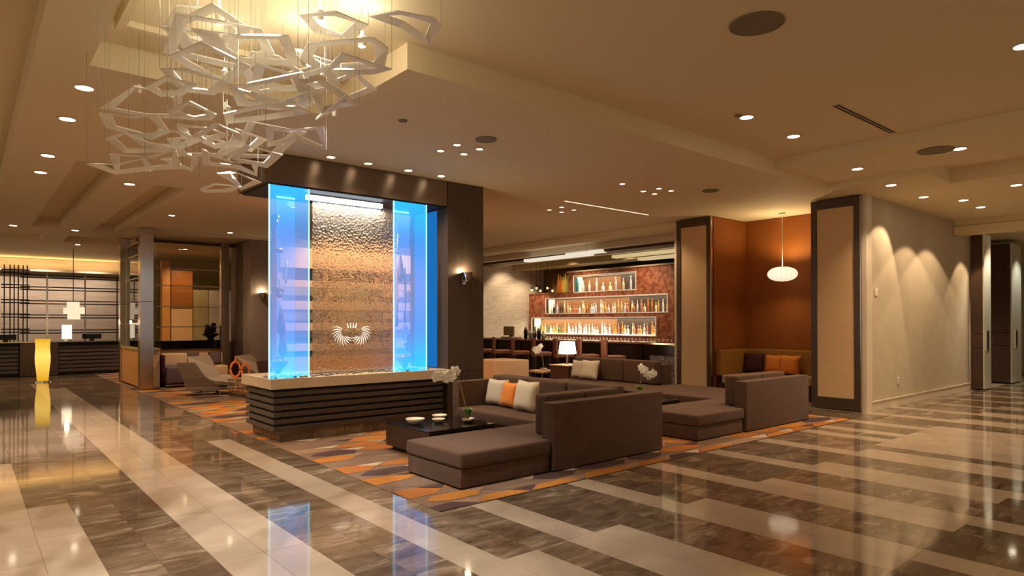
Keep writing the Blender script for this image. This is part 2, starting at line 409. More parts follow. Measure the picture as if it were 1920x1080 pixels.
fixture(9.90, 2.72, 3.80, 'downlight beside the round ceiling speaker in the raised panel at right', energy=E0)
fixture(12.79, 2.75, 3.72, 'downlight at the right edge beyond the dark ceiling recess', energy=E0)
fixture(17.9, 3.95, 3.60, 'downlight in front of the dark steel-edged doors', energy=E0*.7)
for i, (x, y) in enumerate([(4.60,6.51),(4.60,6.87),(4.92,6.81),(4.93,6.49)]):
    fixture(x, y, 3.72, 'tiny accent light over the coffee table, %s corner of the square of four' % ['near-left','far-left','far-right','near-right'][i], r=.045, glow='lamp_small', energy=34)
for i, (x, y) in enumerate([(8.64,9.15),(8.62,8.79),(9.01,8.85),(9.0,9.18)]):
    fixture(x, y, 3.72, 'tiny accent light before the bar, %s corner of the far square of four' % ['far-left','near-left','near-right','far-right'][i], r=.045, glow='lamp_small', energy=34)
for i, (x, y) in enumerate([(8.61,6.85),(8.63,6.55),(8.93,6.87),(8.93,6.53),(7.89,6.69)]):
    fixture(x, y, 3.72, 'tiny accent light above the rear sofa, ' + ['left of the square of four','top of the square of four','bottom of the square of four','right of the square of four','single one left of the square'][i], r=.045, glow='lamp_small', energy=34)
for i, (x, y, e) in enumerate([(3.2,14.5,150),(4.9,16.4,230),(2.4,21.6,230),(.4,22.0,230),(5.0,21.0,220)]):
    fixture(x, y, zc(x, y), 'distant downlight over ' + ['the lounge carpet by the steel columns','the seating nook behind the fountain','the reception desk right half','the reception desk left half','the far wood panelling'][i], r=.06, energy=e)
# unseen fill spots added behind and beside the camera, standing in for room downlights
for x, y in [(3.2,-1.2),(-1.0,3.0),(-1.0,6.5)]:
    spot(x, y, zc(x, y)-.03, E0*1.1, 120, .8)
for i, (x, y, z, r, l) in enumerate([(4.87,2.73,3.95,.20,'large round speaker grille in the raised ceiling at upper right'),(4.73,6.10,3.72,.12,'small round speaker grille beside the accent lights over the coffee table'),(9.43,6.11,3.72,.13,'small round speaker grille near the tan wall panels'),(9.75,2.95,3.80,.20,'round ceiling speaker partly behind a downlight at right'),(6.87,4.09,3.95,.035,'tiny sprinkler disc between two bright downlights'),(3.6,6.1,3.72,.045,'tiny sprinkler disc left of the four accent lights')]):
    t = thing('ceiling_speaker' if r > .1 else 'sprinkler_cap', (x, y, z-.01), l, 'speaker' if r > .1 else 'sprinkler')
    obj('rim', B().lathe(x, y, [(r*1.06, z-.002), (r*1.06, z-.012), (r*.99, z-.014), (r*.98, z-.004)], 28), K['grille'], t)
    obj('grille', B().lathe(x, y, [(0, z-.012), (r*.97, z-.010), (r*.98, z-.002)], 28), K['grille'], t)
t = thing('linear_vent', (8.18, 3.19, 3.94), 'long double-slot black air vent in the raised ceiling', 'air vent')
obj('vent_frame', B().box(7.35, 9.02, 3.145, 3.245, 3.944, 3.9495), K['ceil'], t)
for yy in (3.165, 3.207): obj('slot', B().box(7.37, 9.0, yy, yy+.024, 3.940, 3.9435), K['vent'], t)
t = thing('linear_light', (9.37, 8.27, 3.70), 'slim pale linear light slot in the ceiling before the bar', 'ceiling light')
obj('slot_frame', B().box(8.15, 10.6, 8.24, 8.31, 3.708, 3.7195), K['trimring'], t)
obj('slot_lens', B().box(8.2, 10.55, 8.255, 8.295, 3.703, 3.7078), emis('slot_glow', (1,.8,.55), .9), t)
# ---------------------------------------------------------------- walls
wr = struct('wall_right', B().box(11.76, 17.42, 4.62, 5.48, 0, 3.73), K['wall'])
obj('end_pilaster', B().box(11.70, 11.93, 4.575, 4.66, 0, 3.72), K['trimw'], wr)
struct('baseboard_right', B().box(11.93, 17.36, 4.585, 4.618, .0, .15).box(11.93, 17.36, 4.575, 4.60, .15, .17), K['trimw'])
struct('wall_pier', B().box(11.76, 12.5, 7.71, 8.52, 0, 3.715), K['trimw'])
struct('wall_alcove_back', B().box(13.0, 13.2, 5.48, 7.9, 0, 3.71), K['orangewall'])
struct('wall_alcove_left', B().box(11.765, 12.998, 7.56, 7.705, 0, 3.71), K['orangewall'])
struct('wall_alcove_right', B().box(11.8, 12.998, 5.485, 5.54, 0, 3.71), K['orangewall'])
struct('beam_corridor', B().box(16.35, 16.75, -3, 4.61, 3.42, 3.59), K['ceil'])
struct('wall_corridor_end', B().box(24.5, 24.7, -4, 8, 0, 3.7), K['wall'])
struct('wall_corridor_left', B().box(18.3, 24.4, 5.05, 5.4, 0, 3.59), K['wall'])
struct('wall_reception', B().box(-6, 4.6, 27.2, 27.4, 0, 3.71), K['pinkwall'])
struct('wall_lounge_back', B().box(3.9, 9.4, 24.6, 24.8, 0, 3.71), K['olive'])
struct('wall_behind_bar', B().box(16.9, 17.1, 7.9, 22, 0, 3.9), K['nichedark'])
struct('wall_bar_side', B().box(13.2, 17.5, 18.05, 18.3, 0, 3.71), K['whitestone'])
struct('wall_far_left', B().box(9.5, 14.6, 22.2, 22.4, 0, 3.71), K['whitestone'])

def wall_panel(label, y0, y1, bot):
    t = thing('wall_panel', (11.68, (y0+y1)/2, 0), label, 'wall panel', 'tall framed fabric wall panels')
    z1 = 3.70; f = .105
    obj('stile', B().box(11.655, 11.70, y0, y0+f, .02, z1, .006), K['frame'], t)
    obj('stile', B().box(11.655, 11.70, y1-f, y1, .02, z1, .006), K['frame'], t)
    obj('rail', B().box(11.655, 11.70, y0+f, y1-f, z1-.16, z1, .006), K['frame'], t)
    obj('rail', B().box(11.655, 11.70, y0+f, y1-f, .02, bot, .006), K['frame'], t)
    obj('fabric_panel', B().box(11.672, 11.70, y0+f, y1-f, bot, z1-.16), K['linen'], t)
    obj('metal_edge', B().box(11.645, 11.70, y0-.014, y0, .02, z1), K['steel'], t)
wall_panel('tall tan fabric wall panel in dark frame at the corner of the beige wall', 4.66, 5.50, .22)
wall_panel('tall tan fabric wall panel in dark frame between the bar and the orange alcove', 7.555, 8.395, .12)
t = thing('wall_outlet', (13.2, 4.61, .40), 'small white power outlet low on the beige wall', 'outlet')
obj('cover_plate', B().box(13.165, 13.235, 4.604, 4.619, .40, .515, .004), K['plaster_w'], t)
for z in (.43, .475): obj('socket', B().box(13.185, 13.215, 4.600, 4.605, z, z+.02), K['grille'], t)
t = thing('wall_switch', (12.2, 4.61, 2.0), 'small white control plate high on the beige wall near its corner', 'switch')
obj('cover_plate', B().box(12.16, 12.25, 4.604, 4.619, 2.0, 2.13, .004), K['plaster_w'], t)
obj('button', B().box(12.185, 12.225, 4.598, 4.605, 2.04, 2.09, .003), K['white'], t)

def portal(x, y0, y1, z1, xd, label, l2):
    t = thing('door_leaf', (x, (y0+y1)/2, 0), label, 'door', 'open dark wood doors with steel edges')
    zs = [(0.03, .95), (.955, 1.27), (1.275, z1)]
    for a, b_ in zs: obj('wood_panel', B().box(x, x+.05, y0+.03, y1, a, b_-.006, .004), K['darkwood'], t)
    obj('steel_edge', B().box(x, xd, y0, y0+.028, .03, z1, .004), K['steelbright'], t)
    obj('core', B().box(x+.052, xd-.02, y0+.03, y1, .03, z1), K['darkwood'], t)
    xm = x + (xd-x)*.42
    h = obj('handle_plate', B().box(xm-.10, xm+.12, y0-.012, y0-.0005, .88, 1.34, .003), K['chrome'], t)
    obj('pull_slot', B().box(xm-.015, xm+.045, y0-.018, y0-.0125, .95, 1.28, .002), K['black'], h)
portal(17.44, 4.34, 4.60, 3.50, 17.95, 'nearer dark wood door leaf with bright steel edge at the end of the beige wall', '')
portal(19.80, 4.36, 4.98, 3.48, 20.7, 'farther dark wood door leaf with bright steel edge at the right edge of view', '')
spot(17.75, 3.75, 3.4, 90, 90, .8, (1,.95,.78), aim=(17.75,4.34,1.6)); spot(20.3, 3.75, 3.4, 90, 90, .8, (1,.95,.78), aim=(20.3,4.36,1.6))  # added spots without fixtures, brightening the steel door edges

spot(16.86, 3.98, 3.58, E0*.8, 84, .15)
# ---------------------------------------------------------------- alcove: bench, cushions, pendant
t = thing('corner_bench', (12.4, 6.5, 0), 'ochre upholstered corner bench inside the orange alcove', 'bench')
obj('seat', B().box(12.45, 12.85, 5.56, 7.41, .30, .47, .03), K['ochreseat'], t)
obj('seat', B().box(11.80, 12.44, 7.0, 7.41, .30, .47, .03), K['ochreseat'], t)
obj('base', B().box(12.52, 12.99, 5.56, 7.54, 0, .295).box(11.82, 12.51, 7.08, 7.54, 0, .295), K['espresso'], t)
obj('backrest', B().box(12.86, 12.99, 5.56, 7.54, .45, .97, .03), K['ochre'], t)
obj('backrest', B().box(11.80, 12.85, 7.42, 7.55, .45, .97, .03), K['ochre'], t)
def cushion(name, c, w, h, tk, rz, m, label, cat='cushion', group=None, tilt=-.22):
    o = obj(name, B().pillow(c, w, h, tk, rz, tilt), m, None, True); return tag(o, label, cat, group)
# a cushion facing -X has rz = -90 deg (its local -Y looks to -X)
FX = -PI/2
cushion('cushion', (12.70, 7.20, .69), .40, .40, .16, FX+.35, K['dark_c'], 'dark plum cushion in the corner of the alcove bench')
cushion('cushion', (12.76, 6.80, .68), .38, .38, .15, FX, K['orange'], 'orange cushion on the alcove bench, left of the pair', group='orange alcove cushions')
cushion('cushion', (12.70, 6.42, .68), .42, .40, .16, FX, K['orange'], 'orange cushion on the alcove bench, right of the pair', group='orange alcove cushions')
t = thing('pendant_lamp', (12.5, 6.47, 2.36), 'white ribbed oval pendant lamp hanging in the orange alcove', 'lamp')
obj('cord', B().tube([(12.5, 6.47, 2.62), (12.5, 6.47, 3.70)], .010, 6), K['white'], t)
obj('canopy', B().lathe(12.5, 6.47, [(.06, 3.71), (.06, 3.69), (.02, 3.67)], 16), K['white'], t)
pb = B(); n = 32
rings = []
for i in range(11):
    a = -PI/2 + PI*i/10; rr = .255*math.cos(a)**.8 if abs(math.cos(a)) > 1e-6 else .01; rr = max(rr, .02)
    rings.append([pb.bm.verts.new((12.5 + rr*(1+.12*math.cos(k*PI))*math.cos(2*PI*k/n), 6.47 + rr*(1+.12*math.cos(k*PI))*math.sin(2*PI*k/n), 2.50+.145*math.sin(a))) for k in range(n)])
for a, b_ in zip(rings, rings[1:]):
    for k in range(n): pb.bm.faces.new((a[k], a[(k+1) % n], b_[(k+1) % n], b_[k]))
obj('shade', pb, mat('pendant_ribbed_glow', (.85,.80,.70), .6, emit=(1,.86,.64), es=.62), t)
spot(12.5, 6.47, 2.66, 60, 165, .6, (1,.76,.42), .06, aim=(12.5,6.47,3.7))
spot(12.4, 6.5, 2.34, 22, 150, .9, (1,.76,.45), .1)

# ---------------------------------------------------------------- fountain
LY = 8.27
t = thing('fountain', (4.33, 8.9, 0), 'bronze-topped water wall fountain with blue lit glass sides and slatted dark base', 'fountain')
FT = t
for i in range(6):
    x = 3.10 + i*.45; obj('plinth_tile', B().box(x, x+.444, 8.33, 8.345, 0, .15), K['dark_stone'], t)
obj('plinth', B().box(3.10, 5.66, 8.346, 9.35, 0, .155), K['dark_stone'], t)
for i in range(6):
    z = .150 + i*.0895; e = .03 if i % 2 else 0
    obj('slat', B().box(3.01, 5.60, 8.30, 9.36+e, z, z+.060, .006), K['slat'], t)
obj('recess_core', B().box(3.05, 5.58, 8.345, 9.34, .156, .685), K['black'], t)
obj('ledge', B().box(2.965, 5.70, LY, 9.42, .692, .825, .004), K['ledge'], t)
obj('header', B().box(2.90, 5.675, 8.30, 9.36, 3.335, 3.712), K['bronze'], t)
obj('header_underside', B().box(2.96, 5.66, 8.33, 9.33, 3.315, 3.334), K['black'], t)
pl = obj('side_pillar', B().box(5.69, 6.38, 8.30, 9.40, 0, 3.712), K['pillar'], t)
obj('panel_joint', B().box(5.692, 6.378, 8.2985, 8.3005, .78, .79), K['black'], pl)
blue = clearglass('edge_lit_blue_acrylic', (.84,.88,1.0), emit=(1,1,1), es=.50)
edge = emis('edge_lit_line', (.32,.85,1.0), 1.6)
for nm, xa, xb, ya in (('left', 2.965, 3.50, 8.34), ('right', 4.765, 5.335, 8.34)):
    g = obj('acrylic_panel', B().box(xa+.014, xb-.014, ya, ya+.010, .826, 3.318), blue, t, label='blue glowing acrylic panel at the %s side' % nm)
    obj('lit_edge', B().box(xa, xa+.013, ya-.004, ya+.014, .826, 3.318), edge, g)
    obj('lit_edge', B().box(xb-.013, xb, ya-.004, ya+.014, .826, 3.318), edge, g)
    g2 = obj('acrylic_panel', B().box(xa+.30, xb+.02, ya+.55, ya+.56, .826, 3.318), clearglass('rear_acrylic_'+nm, (.85,.90,1.0), emit=(.6,.9,1), es=.22), t, label='rear blue acrylic panel at the %s side' % nm)
    obj('lit_edge', B().box(xa+.30, xb+.02, ya+.548, ya+.562, 3.26, 3.28), edge, g2)
obj('blue_wash_face', B().box(5.680, 5.688, 8.60, 9.25, .84, 3.30), emis('pillar_blue_wash', (.01,.15,.46), .8), t, label='blue lit side of the pillar')  # glowing sheet paints the blue LED wash onto the pillar's side
l = bpy.data.lights.new('blue_led', 'AREA'); l.shape = 'RECTANGLE'; l.size = 2.3; l.size_y = .08; l.energy = .6; l.color = (.05,.4,1.0)
for x in (3.23, 5.1):
    o = bpy.data.objects.new('blue_led', l); o.location = (x, 8.62, .84); o.rotation_euler = (PI, 0, 0); C.objects.link(o); l.size = .4
# water pane in the middle
wg = bpy.data.materials.new('rippled_water_glass'); wg.use_nodes = True; nt = wg.node_tree; nt.nodes.clear(); N = nt.nodes.new; L = nt.links.new
tc = N('ShaderNodeTexCoord'); vo = N('ShaderNodeTexVoronoi'); vo.inputs['Scale'].default_value = 26; vo.feature = 'SMOOTH_F1'
mp = N('ShaderNodeMapping'); mp.inputs['Scale'].default_value = (1.5, 1, 1.3); L(tc.outputs['Object'], mp.inputs[0]); L(mp.outputs[0], vo.inputs['Vector'])
bp = N('ShaderNodeBump'); bp.inputs['Strength'].default_value = .9; bp.inputs['Distance'].default_value = .03; L(vo.outputs['Distance'], bp.inputs['Height'])
rf = N('ShaderNodeBsdfRefraction'); rf.inputs['IOR'].default_value = 1.12; rf.inputs['Roughness'].default_value = .02; rf.inputs[0].default_value = (.93,.90,.85,1)
gl = N('ShaderNodeBsdfGlossy'); gl.inputs['Roughness'].default_value = .12; L(bp.outputs[0], rf.inputs['Normal']); L(bp.outputs[0], gl.inputs['Normal'])
tp = N('ShaderNodeBsdfTransparent'); tp.inputs[0].default_value = (.92,.9,.86,1)
m1 = N('ShaderNodeMixShader'); m1.inputs[0].default_value = .75; L(tp.outputs[0], m1.inputs[1]); L(rf.outputs[0], m1.inputs[2])
m2 = N('ShaderNodeMixShader'); m2.inputs[0].default_value = .05; L(m1.outputs[0], m2.inputs[1]); L(gl.outputs[0], m2.inputs[2])
ou = N('ShaderNodeOutputMaterial'); df = N('ShaderNodeBsdfDiffuse'); df.inputs[0].default_value = (.9,.85,.75,1); m3 = N('ShaderNodeMixShader'); m3.inputs[0].default_value = .10; L(m2.outputs[0], m3.inputs[1]); L(df.outputs[0], m3.inputs[2]); L(bp.outputs[0], df.inputs['Normal']); L(m3.outputs[0], ou.inputs[0])
wp = obj('water_pane', B().quad((3.66, 8.62, .83), (4.98, 8.62, .83), (4.98, 8.62, 3.24), (3.66, 8.62, 3.24)), wg, t, label='rippled glass pane with falling water')
obj('pane_rail', B().box(3.60, 4.76, 8.585, 8.655, .826, .85), K['steel'], t)
obj('light_bar', B().box(3.55, 4.70, 8.54, 8.60, 3.225, 3.285), emis('led_bar', (.72,.88,1.0), 4.5), t, label='white glowing light bar above the water pane')
l = bpy.data.lights.new('pane_light', 'AREA'); l.shape = 'RECTANGLE'; l.size = 1.1; l.size_y = .05; l.energy = 45; l.color = (1,.9,.75)
o = bpy.data.objects.new('pane_light', l); o.location = (4.15, 8.57, 3.21); C.objects.link(o)
pbs = B(); rp = random.Random(3)
for i in range(150):
    pbs.ball((rp.uniform(3.0, 5.5), rp.uniform(8.33, 8.75), .835), rp.uniform(.012, .026), 1.3, 1, .6, 6)
obj('river_pebbles', pbs, mat('pebble', (.10,.085,.07), .3, var=((.35,.30,.25), (40,40,40), 1, .4, .6)), t, True, kind='stuff')
# emblem etched on the glass: two shells of curved feathers under a crown
etch = mat('etched_white', (.90,.86,.76), .6, emit=(1,.92,.78), es=.55)  # etching given its own glow so the emblem shows bright
cx, cz, ey = 4.24, 1.36, 8.60
for s in (-1, 1):
    for k in range(12):
        a = math.radians(132 + k*15); P = []
        L_ = .120 if k < 8 else .120 - (k-7)*.012
        for j in range(8):
            u = j/7; r = .058 + L_*1.12*u; aa = a + .50*u - .05
            P.append((cx + s*(.105 - r*math.cos(aa)), ey, cz + .045 + r*math.sin(aa)))
        P = [tuple(q) for q in P]
        obj('feather', B().tube(P, [.002,.0035,.005,.006,.0065,.0055,.004,.0015], 5), etch, wp)
    obj('shell_heart', B().ball((cx - s*.085, ey-.002, cz+.06), .040, 1.25, .08, .8, 10), mat('amber_leaf_%d' % (s+1), (.55,.42,.20), .5), wp)
for k in range(4):
    x = cx - .055 + k*.037
    obj('crown_plume', B().tube([(x, ey, cz+.11), (x+.008*(k-1.5), ey, cz+.15), (x+.022*(k-1.5)*.6, ey, cz+.185)], [.007,.006,.003], 5), etch, wp)
    obj('crown_plume', B().tube([(x, ey, cz+.105), (x-.012, ey, cz+.12), (x, ey, cz+.14)], .0035, 5), etch, wp)
# glass ornaments hanging in the blue chambers
orn = mat('smoked_glass_drop', (.20,.085,.06), .25, spec=.6); ornc = mat('clear_glass_drop', (.75,.78,.85), .08, trans=.6, ior=1.4)
hangs = [(3.10, 2.86, 'cluster'), (3.14, 2.50, 'disc'), (3.26, 2.22, 'rod'), (3.18, 1.95, 'cluster2'), (3.20, 1.56, 'drop'), (3.22, 1.28, 'drop'), (3.16, .99, 'bowl'),
         (4.95, 2.72, 'rod'), (5.00, 2.35, 'drop'), (5.08, 1.95, 'rodl'), (4.94, 1.9, 'rodl'), (5.08, 1.45, 'crystal'), (5.14, 1.22, 'fin'), (5.07, .98, 'bowl')]
names = {'cluster':'dark shard cluster','disc':'small amber disc','rod':'thin dark rod','cluster2':'smoky bottle-shaped piece','drop':'long drop','bowl':'small inverted bowl at the bottom','rodl':'long amber rod','crystal':'bright crystal knot','fin':'dark pointed fin'}
for i, (x, z, kd) in enumerate(hangs):
    y = 8.55; b = B()
    if kd.startswith('cluster'):
        for q in range(5): b.ball((x+rp.uniform(-.05,.05), y+rp.uniform(-.03,.03), z+rp.uniform(-.05,.06)), .04, 1, .7, .9, 6)
    elif kd == 'disc': b.ball((x, y, z), .07, 1.1, .5, .45)
    elif kd == 'rod': b.tube([(x, y, z-.12), (x+.01, y, z+.12)], .010, 6)
    elif kd == 'rodl': b.tube([(x, y, z-.32), (x+.01, y, z), (x, y, z+.32)], [.018,.013,.008], 8)
    elif kd == 'drop': b.lathe(x, y, [(.002, z-.16), (.045, z-.10), (.040, z-.02), (.02, z+.10), (.004, z+.16)], 12)
    elif kd == 'crystal':
        for q in range(6): b.ball((x+rp.uniform(-.06,.06), y, z+rp.uniform(-.05,.05)), .025, 1, 1, 1, 6)
    elif kd == 'fin': b.lathe(x, y, [(.002, z-.11), (.03, z-.05), (.07, z+.0), (.015, z+.03), (.03, z+.07), (.004, z+.12)], 10, 1, .4)
    else: b.lathe(x, y, [(.03, z-.09), (.045, z-.05), (.10, z+.02), (.05, z+.06), (.004, z+.08)], 14)
    m = ornc if kd in ('crystal', 'rod') else orn
    side = 'left' if x < 4 else 'right'; hgt = 'near the top' if z > 2.6 else 'in the upper part' if z > 2.1 else 'at mid height' if z > 1.6 else 'in the lower part' if z > 1.1 else 'near the ledge'
    if kd == 'rodl': hgt += ', ' + ('nearer the pillar' if x > 5 else 'farther from the pillar')
    if kd == 'drop' and x < 4: hgt = 'at mid height' if z > 1.5 else 'in the lower part'
    for v_ in b.bm.verts: v_.co = Vector((x, y, z)) + (v_.co - Vector((x, y, z)))*1.3
    tt = thing('hanging_ornament', (x, y, z), '%s hanging %s behind the %s blue panel' % (names[kd], hgt, side), 'ornament', 'glass ornaments in the blue fountain chambers')
    obj('glass_body', b, m, tt, True)
    zt_ = min([q[1]-.10 for q in hangs if q[1] > z+.2 and abs(q[0]-x) < .14] + [3.31])
    obj('thread', B().tube([(x, y, z+.08), (x, y, max(zt_, z+.1))], .0015, 4), K['wire'], tt)
# sconces
def sconce(x, y, z, label, e=6):
    t = thing('wall_sconce', (x, y, z), label, 'wall lamp', 'half-bowl wall sconces')
    obj('backplate', B().box(x-.035, x+.035, y-.012, y-.001, z-.16, z-.0, .004), K['chrome'], t)
    obj('bowl', B().lathe(x, y-.09, [(.012, z-.13), (.03, z-.11), (.055, z-.05), (.095, z+.02), (.088, z+.018), (.05, z-.045), (.0, z-.06)], 20), K['chrome'], t)
    for a in (-.5, .5): obj('arm', B().tube([(x+a*.06, y-.005, z-.14), (x+a*.09, y-.07, z-.12), (x+a*.12, y-.10, z-.03)], .008, 6), K['blackiron'], t)
    obj('bulb', B().ball((x, y-.09, z-.005), .032), K['lampon'], t)
    point(x, y-.10, z+.05, e, (1,.78,.5), .03)
sconce(5.99, 8.298, 2.30, 'chrome half-bowl sconce glowing on the dark bronze fountain pillar')

# ---------------------------------------------------------------- sofas
def upbox(nm, x0, x1, y0, y1, z0, z1, t, bev=.02, m='sofa', lab=None): return obj(nm, B().box(x0, x1, y0, y1, z0, z1, bev, 3), K[m], t, 'auto', label=lab)
t = thing('sectional_sofa', (5.0, 5.9, 0), 'front brown L-shaped sectional sofa with chaise, nearest the camera', 'sofa', 'brown sectional sofas')
upbox('base', 3.48, 4.585, 4.87, 5.80, .02, .192, t, .008)
upbox('chaise_cushion', 3.47, 4.60, 4.855, 5.82, .198, .345, t, .03)
upbox('base', 4.66, 6.40, 5.03, 5.80, .02, .192, t, .008)
upbox('seat_cushion', 4.605, 5.33, 5.03, 5.82, .198, .34, t, .025)
upbox('back_frame', 4.63, 6.43, 4.835, 5.02, .018, .710, t, .010)
upbox('back_cushion', 4.72, 5.30, 5.035, 5.24, .345, .775, t, .035)
upbox('back_cushion', 5.31, 5.88, 5.035, 5.24, .345, .775, t, .035)
upbox('base', 5.36, 6.25, 5.83, 7.60, .02, .192, t, .008)
upbox('seat_cushion', 5.335, 5.98, 5.03, 7.58, .198, .34, t, .03)
upbox('back_frame', 6.26, 6.43, 5.03, 7.76, .02, .700, t, .012)
for i in range(3): upbox('back_cushion', 5.99, 6.25, 5.26+i*.777, 6.03+i*.777, .33, .765, t, .04)
upbox('arm', 5.40, 6.25, 7.60, 7.76, .02, .700, t, .012)
for x, y in ((3.55,4.93),(4.62,4.90),(3.55,5.74)): obj('foot', B().box(x-.025, x+.025, y-.025, y+.025, 0, .02), K['black'], t)
cushion('cushion', (5.90, 7.36, .535), .42, .38, .13, FX+.08, K['grey_c'], 'grey cushion at the far arm of the front sofa', group='sofa cushions')
cushion('cushion', (5.86, 7.02, .53), .38, .36, .12, FX-.12, K['orange'], 'orange cushion between two pale cushions on the front sofa', group='sofa cushions')
cushion('cushion', (5.80, 6.60, .55), .46, .42, .15, FX-.05, K['beige_c'], 'large beige cushion on the front sofa right of the orange one', group='sofa cushions')
DX = 3.70
t = thing('sectional_sofa', (9.0, 6.9, 0), 'rear brown sectional sofa with chaise, behind the front sofa toward the orange alcove', 'sofa', 'brown sectional sofas')
upbox('base', 7.20, 8.28, 4.87, 5.80, .02, .192, t, .008)
upbox('chaise_cushion', 7.19, 8.31, 4.855, 5.82, .198, .345, t, .03)
upbox('base', 8.36, 10.12, 5.03, 5.80, .02, .192, t, .008)
upbox('seat_cushion', 8.315, 9.03, 5.03, 5.82, .198, .34, t, .025)
upbox('back_frame', 8.33, 10.16, 4.835, 5.02, .018, .710, t, .010)
upbox('back_cushion', 8.42, 9.10, 5.035, 5.24, .345, .775, t, .035)
upbox('back_cushion', 9.11, 9.80, 5.035, 5.24, .345, .775, t, .035)
upbox('base', 9.08, 10.60, 5.83, 9.95, .02, .192, t, .008)
upbox('seat_cushion', 9.05, 10.62, 5.26, 7.70, .198, .34, t, .03)
upbox('seat_cushion', 9.05, 10.12, 7.71, 9.95, .198, .34, t, .03)
upbox('back_frame', 10.34, 10.60, 7.75, 9.95, .20, .72, t, .012)
for a, b_ in ((7.78, 8.58), (8.59, 9.20), (9.21, 9.94)): upbox('back_cushion', 10.12, 10.335, a, b_, .34, .79, t, .04)
for x, y in ((7.26,4.93),(8.30,4.90),(7.26,5.74)): obj('foot', B().box(x-.025, x+.025, y-.025, y+.025, 0, .02), K['black'], t)
cushion('cushion', (10.02, 9.72, .54), .36, .40, .13, FX+.1, K['grey_c'], 'pale grey cushion on the rear sofa beside the lamp table', group='sofa cushions')
cushion('cushion', (9.95, 9.33, .55), .50, .42, .15, FX, K['beige_c'], 'large pale beige cushion on the rear sofa, right of the grey one', group='sofa cushions')
# ---------------------------------------------------------------- tables
def cof(x0, x1, y0, y1, label):
    t = thing('coffee_table', ((x0+x1)/2, (y0+y1)/2, 0), label, 'table', 'low dark coffee tables')
    obj('body', B().box(x0, x1, y0, y1, .055, .312, .004), K['espresso'], t)
    obj('glass_top', B().box(x0+.004, x1-.004, y0+.004, y1-.004, .3125, .330, .003), K['black_c'], t)
    obj('plinth', B().box(x0+.06, x1-.06, y0+.06, y1-.06, 0, .054), K['black'], t)
    obj('front_face', B().box(x0+.01, x1-.01, y0-.004, y0-.0005, .06, .31), K['black_c'], t)
cof(3.94, 4.88, 6.12, 7.08, 'low square dark coffee table with glossy top beside the front chaise')
cof(7.66, 8.58, 6.12, 7.08, 'low square dark coffee table between the two sofas')
def bowl(x, y, z, r, label):
    t = thing('bowl', (x, y, z), label, 'bowl', 'white bowls on the coffee table')
    obj('shell', B().lathe(x, y, [(.28*r, z), (.40*r, z+.004), (.86*r, z+.35*r), (1.0*r, z+.60*r), (.96*r, z+.61*r), (.8*r, z+.38*r), (.3*r, z+.10*r), (0, z+.09*r)], 28), K['white'], t, True)
bowl(4.12, 6.70, .33, .115, 'largest white bowl at the left on the glossy coffee table')
bowl(4.40, 6.62, .33, .082, 'smaller white bowl in front of another on the coffee table')
bowl(4.56, 6.84, .33, .095, 'rear white bowl, farthest from the chaise on the coffee table')
def orchid(x, y, z, tx, ty, tz, label, nfl, spread, leaves=True):
    t = thing('orchid', (x, y, z), label, 'plant', 'white orchids'); ro = random.Random(nfl)
    obj('glass_dish', B().lathe(x, y, [(.05, z), (.075, z+.01), (.09, z+.05), (.085, z+.05), (.06, z+.015), (0, z+.012)], 20), K['steel'], t, True)
    P = [(x, y, z+.01)] + [(x+(tx-x)*(u**1.25), y+(ty-y)*u, z+(tz-z)*(u**.85)) for u in (.2,.4,.6,.8,1)]
    obj('stem', B().tube(P, [.008,.007,.007,.006,.005,.004], 7), K['stem'], t, True)
    for i in range(nfl):
        u = i/max(1, nfl-1); c = Vector((tx - spread[0]*u + ro.uniform(-.02,.02), ty - spread[1]*u + ro.uniform(-.02,.02), tz + spread[2]*math.sin(u*2.6) + ro.uniform(-.05,.05)))
        b = B(); r0 = ro.uniform(0, 1)
        nrm = Vector((-.6+ro.uniform(-.3,.3), -.75, ro.uniform(-.2,.3))).normalized(); q = nrm.to_track_quat('Z', 'Y')
        for k in range(5):
            a = r0 + 2*PI*k/5; L_ = .066 if k % 2 else .058; wd = .031
            pts = [(0,0,0), (L_*.5,-wd,.008), (L_*.95,-wd*.6,.002), (L_*1.05,0,-.004), (L_*.95,wd*.6,.002), (L_*.5,wd,.008)]
            vs = [b.bm.verts.new(c + q @ Vector((p[0]*math.cos(a)-p[1]*math.sin(a), p[0]*math.sin(a)+p[1]*math.cos(a), p[2]))) for p in pts]
            b.bm.faces.new(vs)
        b.ball(c + q @ Vector((0,0,.008)), .010, 1, 1, 1, 6)
        obj('flower', b, K['petal'], t)
    if leaves:
        for k in range(6):
            a = k*1.05 + .3; b = B(); L_ = .11 + .02*(k % 2)
            pr_ = []
            for j in range(5):
                u = j/4; w_ = .026*math.sin(PI*min(.97, u*.9+.08)); d = Vector((math.cos(a), math.sin(a), 0)); s = Vector((-d.y, d.x, 0))
                c = Vector((x, y, z+.03)) + d*L_*u*.75 + Vector((0,0,.14*math.sin(u*1.9)))
                pr_.append((b.bm.verts.new(c - s*w_), b.bm.verts.new(c + s*w_)))
            for p, q_ in zip(pr_, pr_[1:]): b.bm.faces.new((p[0], p[1], q_[1], q_[0]))
            obj('leaf', b, K['leaf'], t)
orchid(4.70, 6.42, .33, 4.62, 6.55, .93, 'white orchid with long bare stem and green leaves on the front coffee table', 12, (.19, -.15, -.03))
orchid(8.44, 6.80, .33, 8.42, 6.76, .80, 'white orchid rising behind the front sofa before the rear table', 10, (-.16, .12, -.12), True)
t = thing('end_table', (10.3, 10.35, 0), 'dark cube end table with pale lit top beside the rear sofa', 'table')
obj('body', B().box(10.05, 10.6, 10.05, 10.62, .0, .575, .006), K['sofa_dark'], t)
